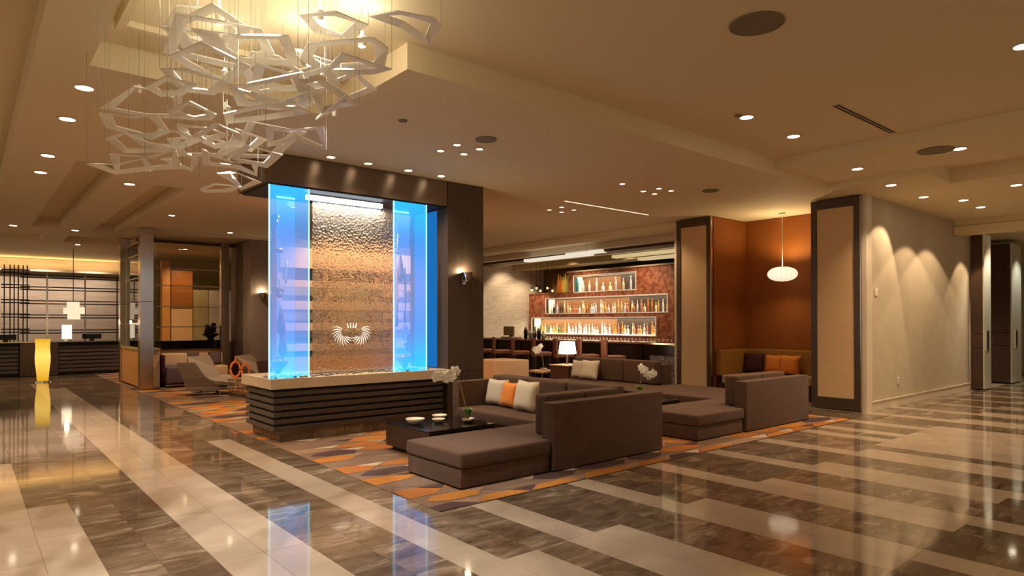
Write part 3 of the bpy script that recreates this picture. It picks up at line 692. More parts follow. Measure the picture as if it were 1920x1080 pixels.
obj('top', B().box(10.03, 10.62, 10.03, 10.64, .576, .60, .004), K['cream_u'], t)
def tlamp(x, y, z, rb, rt_, h, zs, label, e, m=4.2, g='table lamps'):
    t = thing('table_lamp', (x, y, z), label, 'lamp', g)
    obj('base', B().lathe(x, y, [(.07, z), (.07, z+.015), (.028, z+.03), (.022, zs+.02)], 16), K['chrome'], t, 'auto')
    obj('shade', B().lathe(x, y, [(rb, zs), (rt_, zs+h), (rt_*.96, zs+h), (rb*.96, zs)], 28), emis('lamp_shade_glow', (1,.88,.66), m), t, 'auto')
    point(x, y, zs+h+.06, e, WARM, .06)
tlamp(10.3, 10.33, .60, .20, .165, .27, .84, 'table lamp with glowing white drum shade on the dark cube by the rear sofa', 8)
orchid(10.12, 10.9, .45, 10.08, 10.98, .98, 'pale orchid sprays standing left of the glowing drum table lamp', 7, (.10, -.10, -.08), False)
t = thing('side_table', (10.15, 10.95, 0), 'small tan side table under the orchid left of the lamp', 'table')
obj('top', B().box(9.9, 10.35, 10.72, 11.2, .40, .45, .01), K['cream_u'], t)
for x, y in ((9.94,10.76),(10.31,10.76),(9.94,11.16),(10.31,11.16)): obj('leg', B().tube([(x,y,0),(x,y,.40)], .014, 6), K['copper'], t)
t = thing('ottoman', (9.3, 11.35, 0), 'tan leather cube ottoman behind the sofa near the fountain pillar', 'ottoman')
obj('cube_body', B().box(9.05, 9.75, 11.0, 11.9, .03, .70, .02, 3), K['cream_u'], t)
obj('front_pad', B().box(9.035, 9.05, 11.42, 11.85, .08, .66), mat('lighter_tan_leather', (.72,.42,.22), .5), t)
for x, y in ((9.1,11.05),(9.7,11.05),(9.1,11.85),(9.7,11.85)): obj('foot', B().box(x-.02, x+.02, y-.02, y+.02, 0, .03), K['black'], t)
# ---------------------------------------------------------------- bar
for y in (10.2, 12.6, 15.0): spot(14.7, y, 3.45, 75, 110, .9, aim=(16.0, y, 2.0))  # spots added with no fixture to brighten the mosaic back wall
spot(5.2, 10.6, 3.66, 110, 120, .8); spot(7.6, 9.8, 3.66, 90, 120, .8)  # added fill for the area behind the fountain, no fixtures
spot(14.6, 17.2, 3.6, 70, 100, .7, aim=(14.8,18.05,1.8)); spot(15.6, 17.0, 3.3, 60, 100, .7, aim=(15.6,18.05,1.6))  # added wash on the white stone wall, no lamp modelled
bw = B()
# mosaic back wall at X=16 with three long niches (y ranges, z ranges)
niches = [(13.04, 15.72, 2.57, 3.10), (11.85, 17.12, 1.85, 2.37), (12.28, 17.87, 1.13, 1.68)]
def wallcells(b, x0, x1, ya, yb, za, zb, holes):
    ys = sorted({ya, yb, *[h[0] for h in holes], *[h[1] for h in holes]}); zs = sorted({za, zb, *[h[2] for h in holes], *[h[3] for h in holes]})
    for p, q in zip(ys, ys[1:]):
        for r, s_ in zip(zs, zs[1:]):
            my, mz = (p+q)/2, (r+s_)/2
            if any(h[0] < my < h[1] and h[2] < mz < h[3] for h in holes): continue
            b.box(x0, x1, p, q, r, s_)
wallcells(bw, 16.0, 16.12, 8.0, 18.04, 0, 3.24, niches + [(16.0, 18.04, 2.58, 3.24)])
spot(11.1, 9.1, 3.66, 70, 90, .8, aim=(11.76, 8.46, 1.6))  # spot added to lift the cream edge of the pier, no fitting
bk = struct('wall_bar_back', bw, K['mosaic'])
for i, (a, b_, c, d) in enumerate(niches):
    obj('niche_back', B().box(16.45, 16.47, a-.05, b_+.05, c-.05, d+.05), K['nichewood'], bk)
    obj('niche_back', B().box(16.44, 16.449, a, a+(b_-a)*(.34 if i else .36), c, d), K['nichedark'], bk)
    e = .028
    for q in ((a-e, b_+e, c-e, c), (a-e, b_+e, d, d+e), (a-e, a, c, d), (b_, b_+e, c, d)): obj('niche_edge', B().box(15.98, 16.44, q[0], q[1], q[2], q[3]), K['whitestrip'], bk)
obj('shelf_board', B().box(15.98, 16.45, 15.72, 18.03, 2.55, 2.578), K['mosaic'], bk)
obj('mirror_back', B().box(16.7, 16.72, 15.9, 18.0, 2.4, 3.7), K['mirror'], bk)
def strip_light(y0, y1, z, e, col):
    l = bpy.data.lights.new('niche_light', 'AREA'); l.shape = 'RECTANGLE'; l.size = .3; l.size_y = y1-y0; l.energy = e; l.color = col
    o = bpy.data.objects.new('niche_light', l); o.location = (16.22, (y0+y1)/2, z); C.objects.link(o); return o
for i, (a, b_, c, d) in enumerate(niches): strip_light(a+.05, b_-.05, d-.01, (18, 34, 60)[i], (1,.82,.58))
lb = obj('lit_shelf', B().box(16.0, 16.43, 12.3, 17.85, 1.131, 1.140), emis('lit_shelf_glow', (1,.9,.7), 2.2), bk)
# bottles
def bprof(kind):
    if kind == 0: return [(.037,0),(.038,.17),(.030,.20),(.013,.235),(.012,.30),(.015,.302),(.015,.325)]
    if kind == 1: return [(.044,0),(.045,.12),(.038,.155),(.014,.18),(.013,.235),(.019,.237),(.019,.265)]
    if kind == 2: return [(.030,0),(.031,.20),(.022,.26),(.011,.30),(.011,.355),(.013,.36),(.013,.38)]
    return [(.05,0),(.052,.08),(.040,.13),(.015,.16),(.014,.20),(.024,.205),(.020,.24)]
bcol = {'clear': (.80,.84,.82), 'amber': (.55,.20,.03), 'cream': (.85,.66,.38), 'green': (.10,.22,.07), 'rosy': (.62,.20,.10), 'frosted': (.88,.90,.88), 'gold': (.75,.45,.10), 'dark': (.05,.03,.03)}
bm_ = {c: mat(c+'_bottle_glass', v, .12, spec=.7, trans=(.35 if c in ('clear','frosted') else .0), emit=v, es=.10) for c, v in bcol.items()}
bcache = {}
def bottle(x, y, z, kd, colr, s, label, group):
    key = (kd, colr)
    if key not in bcache:
        b = B().lathe(0, 0, bprof(kd), 10); o = obj('bottle', b, bm_[colr], None, True); o.location = (x, y, z); bcache[key] = o
    else:
        o = bcache[key].copy(); C.objects.link(o); o.location = (x, y, z)
    o.scale = (s, s, s); tag(o, label, 'bottle', group); return o
def ordn(i):
    w1 = ['first','second','third','fourth','fifth','sixth','seventh','eighth','ninth','tenth','eleventh','twelfth','thirteenth','fourteenth','fifteenth','sixteenth','seventeenth','eighteenth','nineteenth']
    if i < 19: return w1[i]
    t_ = {20:'twent',30:'thirt',40:'fort'}; n = i+1; d = n//10*10
    return t_[d]+'ieth' if n == d else t_[d]+'y-'+w1[n-d-1]
rb = random.Random(21)
adj = {0:'tall',1:'squat',2:'slim',3:'round decanter'}
def shelf(n, ya, yb, z, xx, pick, where, group):
    for i in range(n):
        y = yb - (yb-ya)*(i+.5)/n + rb.uniform(-.015,.015); kd, co = pick(i/n); s = rb.uniform(.92, 1.12)
        bottle(xx + rb.uniform(-.05,.05), y, z, kd, co, s, '%s %s bottle, %s from the left on %s' % (adj[kd], co, ordn(i), where), group)
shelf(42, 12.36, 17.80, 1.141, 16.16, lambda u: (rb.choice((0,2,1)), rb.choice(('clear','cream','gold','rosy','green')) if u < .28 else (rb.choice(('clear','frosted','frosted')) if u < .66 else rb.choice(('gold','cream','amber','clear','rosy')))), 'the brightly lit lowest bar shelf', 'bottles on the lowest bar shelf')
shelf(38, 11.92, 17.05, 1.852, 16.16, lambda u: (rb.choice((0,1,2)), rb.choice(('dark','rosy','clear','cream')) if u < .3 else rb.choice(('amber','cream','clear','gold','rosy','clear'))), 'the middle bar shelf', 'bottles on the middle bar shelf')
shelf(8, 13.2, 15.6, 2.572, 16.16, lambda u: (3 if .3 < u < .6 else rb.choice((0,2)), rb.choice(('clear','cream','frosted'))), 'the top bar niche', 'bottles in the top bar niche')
for o in [o for o in C.objects if o.get('group') == 'bottles in the top bar niche']: o.scale = (1.15, 1.15, 1.15)
tall = [('orange',(.75,.22,.03)),('orange',(.75,.22,.03)),('yellow',(.85,.55,.08)),('yellow',(.85,.55,.08)),('olive',(.35,.32,.12)),('teal',(.03,.40,.34)),('teal',(.04,.45,.38)),('teal',(.03,.36,.30)),('dark teal',(.02,.22,.19))]
for i, (nm, c) in enumerate(tall):
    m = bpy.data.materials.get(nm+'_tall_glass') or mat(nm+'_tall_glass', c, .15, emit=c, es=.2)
    y = 16.60 - i*.115; h = .66 - .05*(i % 3)
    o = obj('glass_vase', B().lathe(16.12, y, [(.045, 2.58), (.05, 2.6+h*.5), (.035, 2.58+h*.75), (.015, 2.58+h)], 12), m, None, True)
    tag(o, 'tall narrow %s glass vase, %s of nine on the high bar shelf' % (nm, ordn(i)), 'vase', 'coloured glass vases on the high bar shelf')
# hanging amber pendants left of the shelves
for i, (y, z) in enumerate([(18.0,2.66),(17.55,2.62),(17.2,2.70),(16.95,2.60),(17.75,2.72)]):
    t = thing('pendant_lamp', (15.2, y-1.0, z), 'tiny amber pendant light left of the bar shelves, %s of five' % ordn(i), 'lamp', 'tiny amber bar pendants')
    obj('cord', B().tube([(15.2, y-1.0, z+.12), (15.2, y-1.0, 3.72)], .006, 5), K['blackiron'], t)
    obj('socket', B().lathe(15.2, y-1.0, [(.02, z+.12), (.035, z+.04), (.03, z+.035), (0, z+.04)], 10), K['blackiron'], t)
    obj('bulb', B().ball((15.2, y-1.0, z), .035), emis('amber_bulb', (1,.55,.12), 5) if i == 0 else bpy.data.materials['amber_bulb'], t)
# ceiling steps and pale light boxes above the bar
sf = struct('trim_1', B().box(11.8, 12.2, 8.52, 20, 3.60, 3.715), K['ceil'])
struct('trim_2', B().box(13.3, 13.55, 8.52, 20, 3.56, 3.715), K['trimw'])
struct('trim_3', B().box(13.60, 14.2, 8.52, 20, 3.50, 3.715), K['sofa_dark'])
struct('trim_4', B().box(14.25, 14.5, 8.52, 18.04, 3.52, 3.715), K['trimw'])
struct('trim_5', B().box(15.2, 16.0, 8.0, 18.04, 3.42, 3.715), K['olive'])
struct('trim_7', B().box(3.6, 9.2, 17.02, 17.14, 3.685, 3.716), K['trimw'])
struct('trim_6', B().box(15.9, 16.0, 8.0, 16.0, 3.24, 3.29), K['trimw'])
for i, (x, ya, yb, z, m_) in enumerate([(13.2, 12.3, 15.0, 3.38, 'paleglow'), (13.6, 12.2, 13.6, 3.48, 'paleglow'), (14.8, 10.1, 11.9, 3.30, 'yellowglow'), (14.5, 9.7, 12.6, 3.40, 'yellowglow'), (14.9, 9.6, 10.2, 3.44, 'yellowglow')]):
    m = bpy.data.materials.get(m_) or emis(m_, (1,.88,.68) if m_[0] == 'p' else (.95,.72,.36), .62 if m_[0] == 'p' else .5)
    t = thing('light_box', (x, (ya+yb)/2, z), ['long pale rectangular light box over the bar','short pale light box above the long one over the bar','lowest yellow light box right over the bar','long yellow light box right over the bar','short yellow light box next to the cream pier'][i], 'ceiling light', 'rectangular light boxes over the bar')
    obj('diffuser', B().box(x-.12, x+.12, ya, yb, z, z+.085, .008), m, t)
    for yy in (ya+.2, yb-.2): obj('cable', B().tube([(x, yy, z+.085), (x, yy, 3.713)], .005, 5), K['wire'], t)
for y in (9.5, 11.5, 13.5, 15.5, 17.2): spot(12.9, y, 3.68, 110, 120, .8)  # added fill row over the bar, fixtures not modelled
# counter
t = thing('bar_counter', (12.35, 12.6, 0), 'long black bar counter in front of the bottle shelves', 'counter')
obj('counter_top', B().box(11.95, 12.75, 8.60, 17.6, 1.03, 1.075, .006), K['black_c'], t)
obj('body', B().box(12.25, 12.7, 8.60, 17.5, .10, 1.029), K['black_c'], t)
obj('front_trim', B().box(11.94, 11.949, 8.60, 17.6, 1.035, 1.07), K['steel'], t)
for i in range(8): obj('front_panel', B().box(12.225, 12.249, 8.66+i*1.1, 9.70+i*1.1, .16, 1.0, .004), K['nichedark'], t)
obj('foot_rail', B().tube([(12.0, 8.7, .2), (12.0, 17.4, .2)], .022, 8), K['steel'], t)
obj('kick', B().box(12.35, 12.65, 8.65, 17.45, 0, .099), K['black'], t)
t = thing('glass_rack', (14.6, 13, 0), 'back bar counter with rows of glasses below the lit shelf', 'counter')
obj('back_counter', B().box(15.35, 15.95, 8.4, 17.9, .0, .90), K['espresso'], t)
for i in range(60):
    y = 9.0 + i*.145
    if i == 0:
        g0 = obj('glass', B().lathe(15.5, y, [(.022,.902),(.028,1.04),(.026,1.04),(.02,.91)], 8), mat('stem_glass', (.75,.68,.58), .1, trans=.4), t, True)
    else:
        g = g0.copy(); C.objects.link(g); g.parent = t; g.location.y = i*.145
t = thing('granite_column', (12.1, 8.9, 0), 'short grey speckled stone block at the right end of the bar', 'block')
obj('block_body', B().box(11.9, 12.24, 8.6, 9.3, .0, .78), mat('speckled_granite', (.05,.045,.045), .5, var=((.34,.31,.30), (38,38,38), 6, .45, .6)), t)
# tills and small bar things on the counter
t = thing('cash_register', (12.3, 14.5, 1.075), 'grey touchscreen till on the left part of the bar counter', 'till')
obj('screen', B().prism([(12.12,14.35),(12.16,14.35),(12.16,14.80),(12.12,14.80)], 1.16, 1.42), K['olive'], t)
obj('stand', B().box(12.18, 12.26, 14.5, 14.62, 1.09, 1.3), K['blackiron'], t)
obj('base', B().box(12.05, 12.45, 14.35, 14.85, 1.0755, 1.12, .01), K['grey_c'], t)
for i, (y, h, c) in enumerate([(14.02,.34,'blackiron'),(13.82,.26,'plaster_w'),(13.64,.36,'chrome'),(13.46,.30,'blackiron'),(13.28,.22,'plaster_w')]):
    t = thing('shaker', (12.3, y, 1.075), '%s metal bar vessel, %s of five right of the till' % ({'blackiron':'black','plaster_w':'white','chrome':'chrome'}[c], ordn(i)), 'bar tool', 'bar vessels beside the till')
    obj('body', B().lathe(12.3, y, [(.05,1.0755),(.062,1.0755+h*.6),(.045,1.0755+h*.8)], 12), K[c], t, True)
    obj('lid', B().lathe(12.3, y, [(.045,1.077+h*.8),(.03,1.0755+h*.95),(.012,1.0755+h)], 12), K['chrome'], t, True)
# stools
t0 = thing('bar_stool', (0, 0, 0), 'x', 'stool', 'brown leather bar stools along the counter')
obj('backrest', B().box(-.24, -.19, -.21, .21, .66, 1.14, .02, 3), K['stool'], t0, 'auto')
obj('seat', B().box(-.215, .23, -.22, .22, .68, .78, .025, 3), K['stool'], t0, 'auto')
for sx in (-1, 1):
    for sy in (-1, 1): obj('leg', B().tube([(sx*.20, sy*.18, 0), (sx*.185, sy*.17, .68)], [.018,.022], 6), K['darkwood'], t0)
obj('footrest', B().tube([(-.19,-.17,.26),(.19,-.17,.26),(.19,.17,.26),(-.19,.17,.26),(-.19,-.17,.26)], .012, 6, False), K['steel'], t0)
ang = math.radians(-32)
places = [14.75, 13.95, 13.15, 12.32, 11.50, 10.70, 9.90]
labs = ['leftmost bar stool, partly behind the fountain pillar','second bar stool from the fountain pillar','third bar stool from the fountain pillar','bar stool just left of the drum table lamp','bar stool behind the drum table lamp','second bar stool from the right, above the pale cushions','rightmost bar stool toward the cream pier']
for i, y in enumerate(places):
    if i == 0: t0.location = (11.35, y, 0); t0.rotation_euler = (0,0,ang); t0['label'] = 'brown leather ' + labs[0]
    else: dup(t0, (11.35, y, 0), ang, 'brown leather ' + labs[i])

# ---------------------------------------------------------------- wood screen and lounge behind the fountain
t = thing('wood_shelving', (6.3, 12.6, 0), 'tan wood display shelving wall seen through the water pane', 'shelving')
zs = [(2.62, 3.02), (2.24, 2.38), (1.80, 1.97), (1.38, 1.54), (.98, 1.12), (.45, .86)]
for i, (a, b_) in enumerate(zs): obj('shelf_rail', B().box(4.66, 7.75, 12.50, 12.62, a, b_, .004), K['woodpale' if i < 5 else 'woodorange'], t)
for x in (4.66, 5.6, 6.75, 7.66): obj('upright', B().box(x, x+.09, 12.621, 12.9, 0, 3.24), K['woodorange'], t)
obj('back_panel', B().box(4.66, 7.75, 12.902, 12.93, 0, 3.24), K['olive'], t)
for i, (a, b_) in enumerate([(2.38,2.62),(1.97,2.24),(1.54,1.80),(1.12,1.38)]):
    obj('cream_niche', B().box(7.1, 7.6, 12.88, 12.90, a, b_), K['cream_u'], t)  # cream slab set into the right end of each niche
spot(5.6, 11.4, 3.6, 130, 120, .8, aim=(5.9,12.6,1.2)); spot(7.2, 11.4, 3.6, 130, 120, .8, aim=(7.2,12.6,1.2))  # added spots brighten the shelving behind the water pane, no fixtures
t = thing('rear_pillar', (6.1, 17.9, 0), 'dark bronze clad pillar left behind the fountain with a sconce', 'pillar')
obj('cladding', B().box(5.68, 6.75, 17.30, 17.9, 0, 3.71), mat('mauve_bronze_panel', (.24,.18,.145), .4, metal=.2, var=((.28,.215,.175), (30,30,.6), 3, .3, .7)), t)
obj('dark_return', B().box(5.69, 6.6, 17.91, 18.95, 0, 3.71), K['pillar'], t)
sconce(5.97, 17.29, 2.30, 'chrome half-bowl sconce on the rear bronze pillar left of the blue glass', 5)
# steel columns with glass
def column(x0, x1, y0, y1, z1, label):
    t = thing('steel_column', ((x0+x1)/2, (y0+y1)/2, 0), label, 'column', 'brushed steel columns')
    obj('shaft', B().box(x0, x1, y0, y1, 0, z1-.12), K['steel'], t)
    obj('capital', B().box(x0-.015, x1+.015, y0-.015, y1+.015, z1-.118, z1), K['steel'], t)
    obj('seam', B().box(x0-.002, x1+.002, y0-.002, y1+.002, 2.02, 2.03), K['blackiron'], t)
column(3.06, 3.33, 16.80, 17.05, 3.71, 'tall polished steel column at the near end of the honey wood cabinet')
column(3.06, 3.28, 19.3, 19.5, 3.71, 'tall thinner steel column at the reception end of the honey wood cabinet')
column(5.36, 5.56, 18.70, 18.86, 3.71, 'slim steel column next to the rear bronze pillar')
t = thing('low_cabinet', (3.3, 18.2, 0), 'honey wood low cabinet wall between the two steel columns', 'cabinet')
obj('side_panel', B().box(3.10, 3.14, 17.08, 19.28, .06, .90), K['woodorange'], t)
obj('body', B().box(3.141, 3.52, 17.10, 19.28, .02, .90), K['woodpale'], t)
obj('top', B().box(3.08, 3.53, 17.07, 19.29, .902, .94), K['olive'], t)
t = thing('glass_partition', (3.9, 17.9, 0), 'clear glass partition between the steel columns with steel rails', 'partition')
gg = clearglass('clear_partition', (.93,.90,.82))
obj('glass_pane', B().box(3.17, 3.18, 17.07, 19.28, .942, 3.45), gg, t)
obj('glass_pane', B().box(3.8, 5.34, 18.78, 18.79, 1.07, 3.6), gg, t)
for z in (3.16, 2.6, 1.5): obj('rail', B().box(3.165, 3.19, 17.06, 19.29, z, z+.03), K['steel'], t)
for z in (2.95, 2.5, 1.95, 1.42): obj('rail', B().box(3.8, 5.34, 18.76, 18.81, z, z+.022), K['steel'], t)
obj('top_rail', B().box(3.34, 5.68, 18.74, 18.83, 3.62, 3.70), K['frame'], t)
t = thing('console_wall', (4.7, 19.2, 0), 'black topped console with pale wood front behind the lounge sofa', 'console')
obj('black_top', B().box(3.94, 5.66, 19.0, 19.7, .84, 1.06), K['black_c'], t)
obj('wood_front', B().box(3.94, 5.2, 19.05, 19.6, .02, .838), K['woodpale'], t)
obj('wood_front', B().box(5.21, 5.66, 19.05, 19.6, .02, .838), K['woodorange'], t)
# lounge back decor
t = thing('wood_panelling', (5.4, 23.5, 0), 'honey wood pier and deep orange wood panel on the far lounge wall', 'panelling')
obj('pier', B().box(4.72, 4.95, 22.6, 22.9, 0, 3.5), K['woodorange'], t)
obj('panel', B().box(5.0, 5.62, 22.7, 22.8, 2.0, 3.2), mat('deep_orange_wood', (.36,.13,.03), .3, var=((.28,.09,.02),(1,1,12),3,.3,.7)), t)
obj('panel', B().box(5.0, 5.62, 22.7, 22.8, .9, 1.98), K['woodpale'], t)
obj('panel', B().box(5.65, 6.1, 22.7, 22.8, .9, 2.6), K['olive'], t)
obj('panel', B().box(6.12, 6.9, 22.7, 22.8, .9, 2.6), K['pinkwall'], t)
spot(5.3, 21.6, 3.5, 75, 110, .8, aim=(5.4,22.7,1.6))  # added spot lifting the far wood panelling, without a fixture
t = thing('potted_plant', (5.2, 19.3, 1.06), 'dark planter with dark bushy plant on the black console', 'plant')
obj('planter', B().lathe(5.25, 19.3, [(.10,1.061),(.08,1.12),(.22,1.2),(.20,1.25)], 14), K['blackiron'], t)
pbm = B()
for q in range(14): pbm.ball((5.25+rp.uniform(-.16,.16), 19.3+rp.uniform(-.1,.1), 1.36+rp.uniform(-.1,.14)), .07, 1, 1, .8, 6)
obj('foliage', pbm, mat('dark_foliage', (.03,.02,.015), .7), t, kind='stuff')
# sofas and chairs of the lounge
t = thing('lounge_sofa', (3.75, 17.6, 0), 'plum armchair with pale back behind the steel column', 'armchair')
obj('seat_body', B().box(3.62, 4.15, 16.9, 17.8, .10, .50, .04, 3), K['purple'], t, 'auto')
obj('backrest', B().box(3.70, 4.30, 17.82, 17.98, .30, .78, .05, 3), K['cream_u'], t, 'auto')
obj('back_shell', B().box(3.55, 3.61, 16.95, 17.95, .30, .78, .02, 3), K['dark_c'], t, 'auto')
obj('base_rail', B().box(3.6, 4.4, 16.9, 16.93, .05, .08), K['steel'], t)
obj('base', B().box(3.64, 4.1, 16.98, 17.8, .0, .099), K['black'], t)
t = thing('lounge_sofa', (5.0, 18.2, 0), 'long cream upholstered banquette against the console', 'sofa')
obj('backrest', B().box(4.32, 5.34, 18.50, 18.66, .10, .74, .04, 3), K['cream_u'], t, 'auto')
obj('seat', B().box(4.34, 5.32, 17.95, 18.49, .12, .42, .04, 3), K['cream_u'], t, 'auto')
obj('base', B().box(4.36, 5.3, 18.0, 18.5, 0, .119), K['black'], t)
for i, x in enumerate((4.55, 5.1)): cushion('cushion', (x, 18.36, .60), .34, .34, .12, 0, K['purple'], 'dark plum cushion on the cream banquette, ' + ('left one','right one')[i], group='plum banquette cushions')
# angular lounge chair
lc = thing('lounge_chair', (3.95, 15.2, 0), 'taupe folded-shell lounge chair on the far carpet', 'lounge chair')
def sheet(b, P, Q, th=.03):
    n = len(P); d = Vector((0,0,-th)); A = [b.bm.verts.new(p) for p in P]; D = [b.bm.verts.new(q) for q in Q]; A2 = [b.bm.verts.new(Vector(p)+d) for p in P]; D2 = [b.bm.verts.new(Vector(q)+d) for q in Q]
    for i in range(n-1):
        b.bm.faces.new((A[i],A[i+1],D[i+1],D[i])); b.bm.faces.new((A2[i+1],A2[i],D2[i],D2[i+1])); b.bm.faces.new((A[i],A2[i],A2[i+1],A[i+1])); b.bm.faces.new((D[i+1],D2[i+1],D2[i],D[i]))
    b.bm.faces.new((A[0],D[0],D2[0],A2[0])); b.bm.faces.new((A[-1],A2[-1],D2[-1],D[-1])); return b
obj('side_wing', sheet(B(), [(3.40,14.95,.70),(3.50,14.92,.40),(3.62,14.90,.18)], [(3.72,14.80,.70),(3.88,14.72,.42),(4.20,14.60,.17)], .04), K['taupe'], lc)
obj('backrest', sheet(B(), [(3.75,15.55,.80),(3.72,15.25,.55),(3.80,15.0,.36)], [(4.15,15.35,.82),(4.22,15.1,.56),(4.22,14.85,.36)], .05), K['taupe'], lc)
obj('seat', sheet(B(), [(3.74,15.25,.34),(3.9,14.9,.36),(4.1,14.6,.30)], [(4.45,15.1,.40),(4.52,14.75,.37),(4.42,14.45,.26)], .07), K['taupe'], lc)
obj('under_shell', sheet(B(), [(3.60,15.2,.26),(3.62,14.85,.16)], [(4.35,15.0,.24),(4.30,14.55,.17)], .06), K['taupe'], lc)
for dx, dy in ((-.18,-.1),(.22,-.22),(-.1,.22),(.26,.1)): obj('leg', B().tube([(3.98+dx*.6,14.92+dy*.6,.14),(3.98+dx,14.92+dy,0)], .014, 6), K['copper'], lc)
lc2 = dup(lc, (5.0, 15.0, 0), .9, 'second taupe lounge chair mostly hidden behind the side table and fountain')
t = thing('side_table', (4.39, 14.0, 0), 'small round side table with copper legs beside the taupe lounge chair', 'table')
obj('table_top', B().lathe(4.39, 14.0, [(.25,.360),(.26,.372),(.26,.385),(.25,.392)], 6), K['taupe'], t)
for k in range(6):
    a = PI/3*k; obj('leg', B().tube([(4.39+.20*math.cos(a),14.0+.20*math.sin(a),0),(4.39+.22*math.cos(a),14.0+.22*math.sin(a),.36)], .010, 6), K['copper'], t)
obj('lower_ring', B().tube([(4.39+.205*math.cos(PI/3*k),14.0+.205*math.sin(PI/3*k),.035) for k in range(7)], .008, 6, False), K['copper'], t)
def ringvase(x_, rx_, rz_, h, label):
    y_ = 14.0; b = B()
    b.tube([(x_+rx_*math.sin(2*PI*k/24), y_, .405+.02+rz_-rz_*math.cos(2*PI*k/24)) for k in range(25)], .022, 8, False)
    b.lathe(x_, y_, [(.022,.425+2*rz_),(.014,.44+2*rz_+h*.5),(.017,.44+2*rz_+h)], 8); b.box(x_-.05, x_+.05, y_-.03, y_+.03, .3925, .407)
    o = obj('ring_vase', b, K['orangeglass'], None, 'auto'); tag(o, label, 'vase', 'orange ring vases')
ringvase(4.29, .095, .155, .10, 'taller orange glass ring vase, left on the small side table'); ringvase(4.495, .08, .125, .06, 'shorter orange glass ring vase, right on the small side table')

# ---------------------------------------------------------------- reception
t = thing('reception_desk', (1.3, 23.6, 0), 'long dark reception desk with horizontal slatted front', 'desk')
for i in range(7):
    z = .10 + i*.115
    obj('slat', B().box(-3.0, 1.18, 23.20, 23.25, z, z+.085, .004), K['slat'], t); obj('slat', B().box(2.12, 4.2, 23.20, 23.25, z, z+.085, .004), K['slat'], t)
obj('body', B().box(-3.0, 4.2, 23.26, 24.0, .02, .95), K['black'], t)
obj('centre_panel', B().box(1.2, 2.1, 23.12, 23.25, .02, .95), K['espresso'], t)
obj('counter_top', B().box(-3.05, 4.25, 23.12, 24.05, .952, 1.0, .004), K['black_c'], t)
obj('edge_trim', B().box(-3.05, 4.25, 23.11, 23.119, .975, 1.0), K['steel'], t)
for i, x in enumerate((.9, 3.0)):
    m_ = thing('monitor', (x, 23.7, 1.0), 'low black computer monitor on the reception desk, %s of the cream lamp' % ('left','right')[i], 'monitor')
    obj('screen', B().box(x-.25, x+.25, 23.68, 23.71, 1.05, 1.20), K['blackiron'], m_); obj('stand', B().box(x-.06, x+.06, 23.66, 23.76, 1.001, 1.049), K['blackiron'], m_)
t = thing('table_lamp', (2.34, 23.5, 1.0), 'cream cylinder lamp glowing on the reception desk', 'lamp', 'table lamps')
obj('base', B().lathe(2.34, 23.5, [(.12,1.001),(.12,1.02),(.03,1.03),(.03,1.07)], 16), K['chrome'], t)
obj('shade', B().lathe(2.34, 23.5, [(.125,1.06),(.125,1.48),(.12,1.48),(.12,1.06)], 20), emis('cream_shade', (1,.86,.58), 1.3), t, True)
point(2.34, 23.5, 1.56, 4)
t = thing('pendant_lamp', (2.45, 23.0, 1.7), 'plus-shaped cluster of glowing square shades above reception', 'lamp')
gs = emis('square_shade', (1,.72,.48), .85)
for x0, x1, z0, z1, yy in ((2.30,2.60,1.96,2.16,0),(2.22,2.45,1.80,1.98,.05),(2.42,2.72,1.80,2.0,-.04),(2.32,2.62,1.64,1.82,.02)): obj('square_shade', B().box(x0, x1, 22.95+yy, 23.15+yy, z0, z1), gs, t)
obj('cord', B().tube([(2.45,23.05,2.16),(2.45,23.05,3.72)], .01, 5), K['blackiron'], t)
t = thing('floor_lantern', (1.56, 20.9, 0), 'tall glowing yellow tapered floor lantern in front of reception', 'lamp')
obj('foot', B().lathe(1.56, 20.9, [(.20,0),(.20,.03),(.12,.05)], 24), K['chrome'], t)
yb = B().lathe(1.56, 20.9, [(.125,.05),(.135,.20),(.165,.50),(.17,.65),(.155,.9),(.165,1.08),(.17,1.12)], 24)
ym = bpy.data.materials.new('yellow_lantern_glow'); ym.use_nodes = True; nt = ym.node_tree; nt.nodes.clear(); N = nt.nodes.new; L = nt.links.new
tcn = N('ShaderNodeTexCoord'); sp_ = N('ShaderNodeSeparateXYZ'); r_ = N('ShaderNodeValToRGB'); e_ = N('ShaderNodeEmission'); o_ = N('ShaderNodeOutputMaterial')
L(tcn.outputs['Generated'], sp_.inputs[0]); L(sp_.outputs[2], r_.inputs[0]); L(r_.outputs[0], e_.inputs[0]); e_.inputs[1].default_value = 1.0; L(e_.outputs[0], o_.inputs[0])
el = r_.color_ramp.elements; el[0].color = (.58,.30,.01,1); el[1].color = (.60,.33,.012,1); q = el.new(.6); q.color = (1.0,.62,.12,1)
obj('shade', yb, ym, t, True)
# black iron screen of crossing bars
t = thing('iron_screen', (2.2, 25.0, 0), 'black iron grid screen of paired bars behind the reception desk', 'screen')
ZS = [1.27, 1.38, 1.75, 1.86, 2.28, 2.39, 2.72, 2.83, 3.15, 3.27]
ZS = [1.20, 1.29, 1.68, 1.77, 2.12, 2.21, 2.55, 2.64, 2.93, 3.01]
for z in ZS: obj('bar', B().box(1.30, 4.5, 24.99, 25.02, z, z+.035), K['blackiron'], t)
for i, x in enumerate((.90, 1.04, 1.14, 1.24, 1.36, 1.46)): obj('bar', B().box(x, x+.03, 25.03, 25.06, 0, 3.32), K['blackiron'], t)
for z in (1.24,1.33,1.70,1.79,2.14,2.23,2.60,2.69,3.05,3.15): obj('bar', B().box(.84, 1.54, 25.0, 25.03, z, z+.035), K['blackiron'], t)
for x in (1.95, 2.95): obj('bar', B().box(x, x+.045, 24.95, 24.98, 0, 3.05), K['steel'], t)
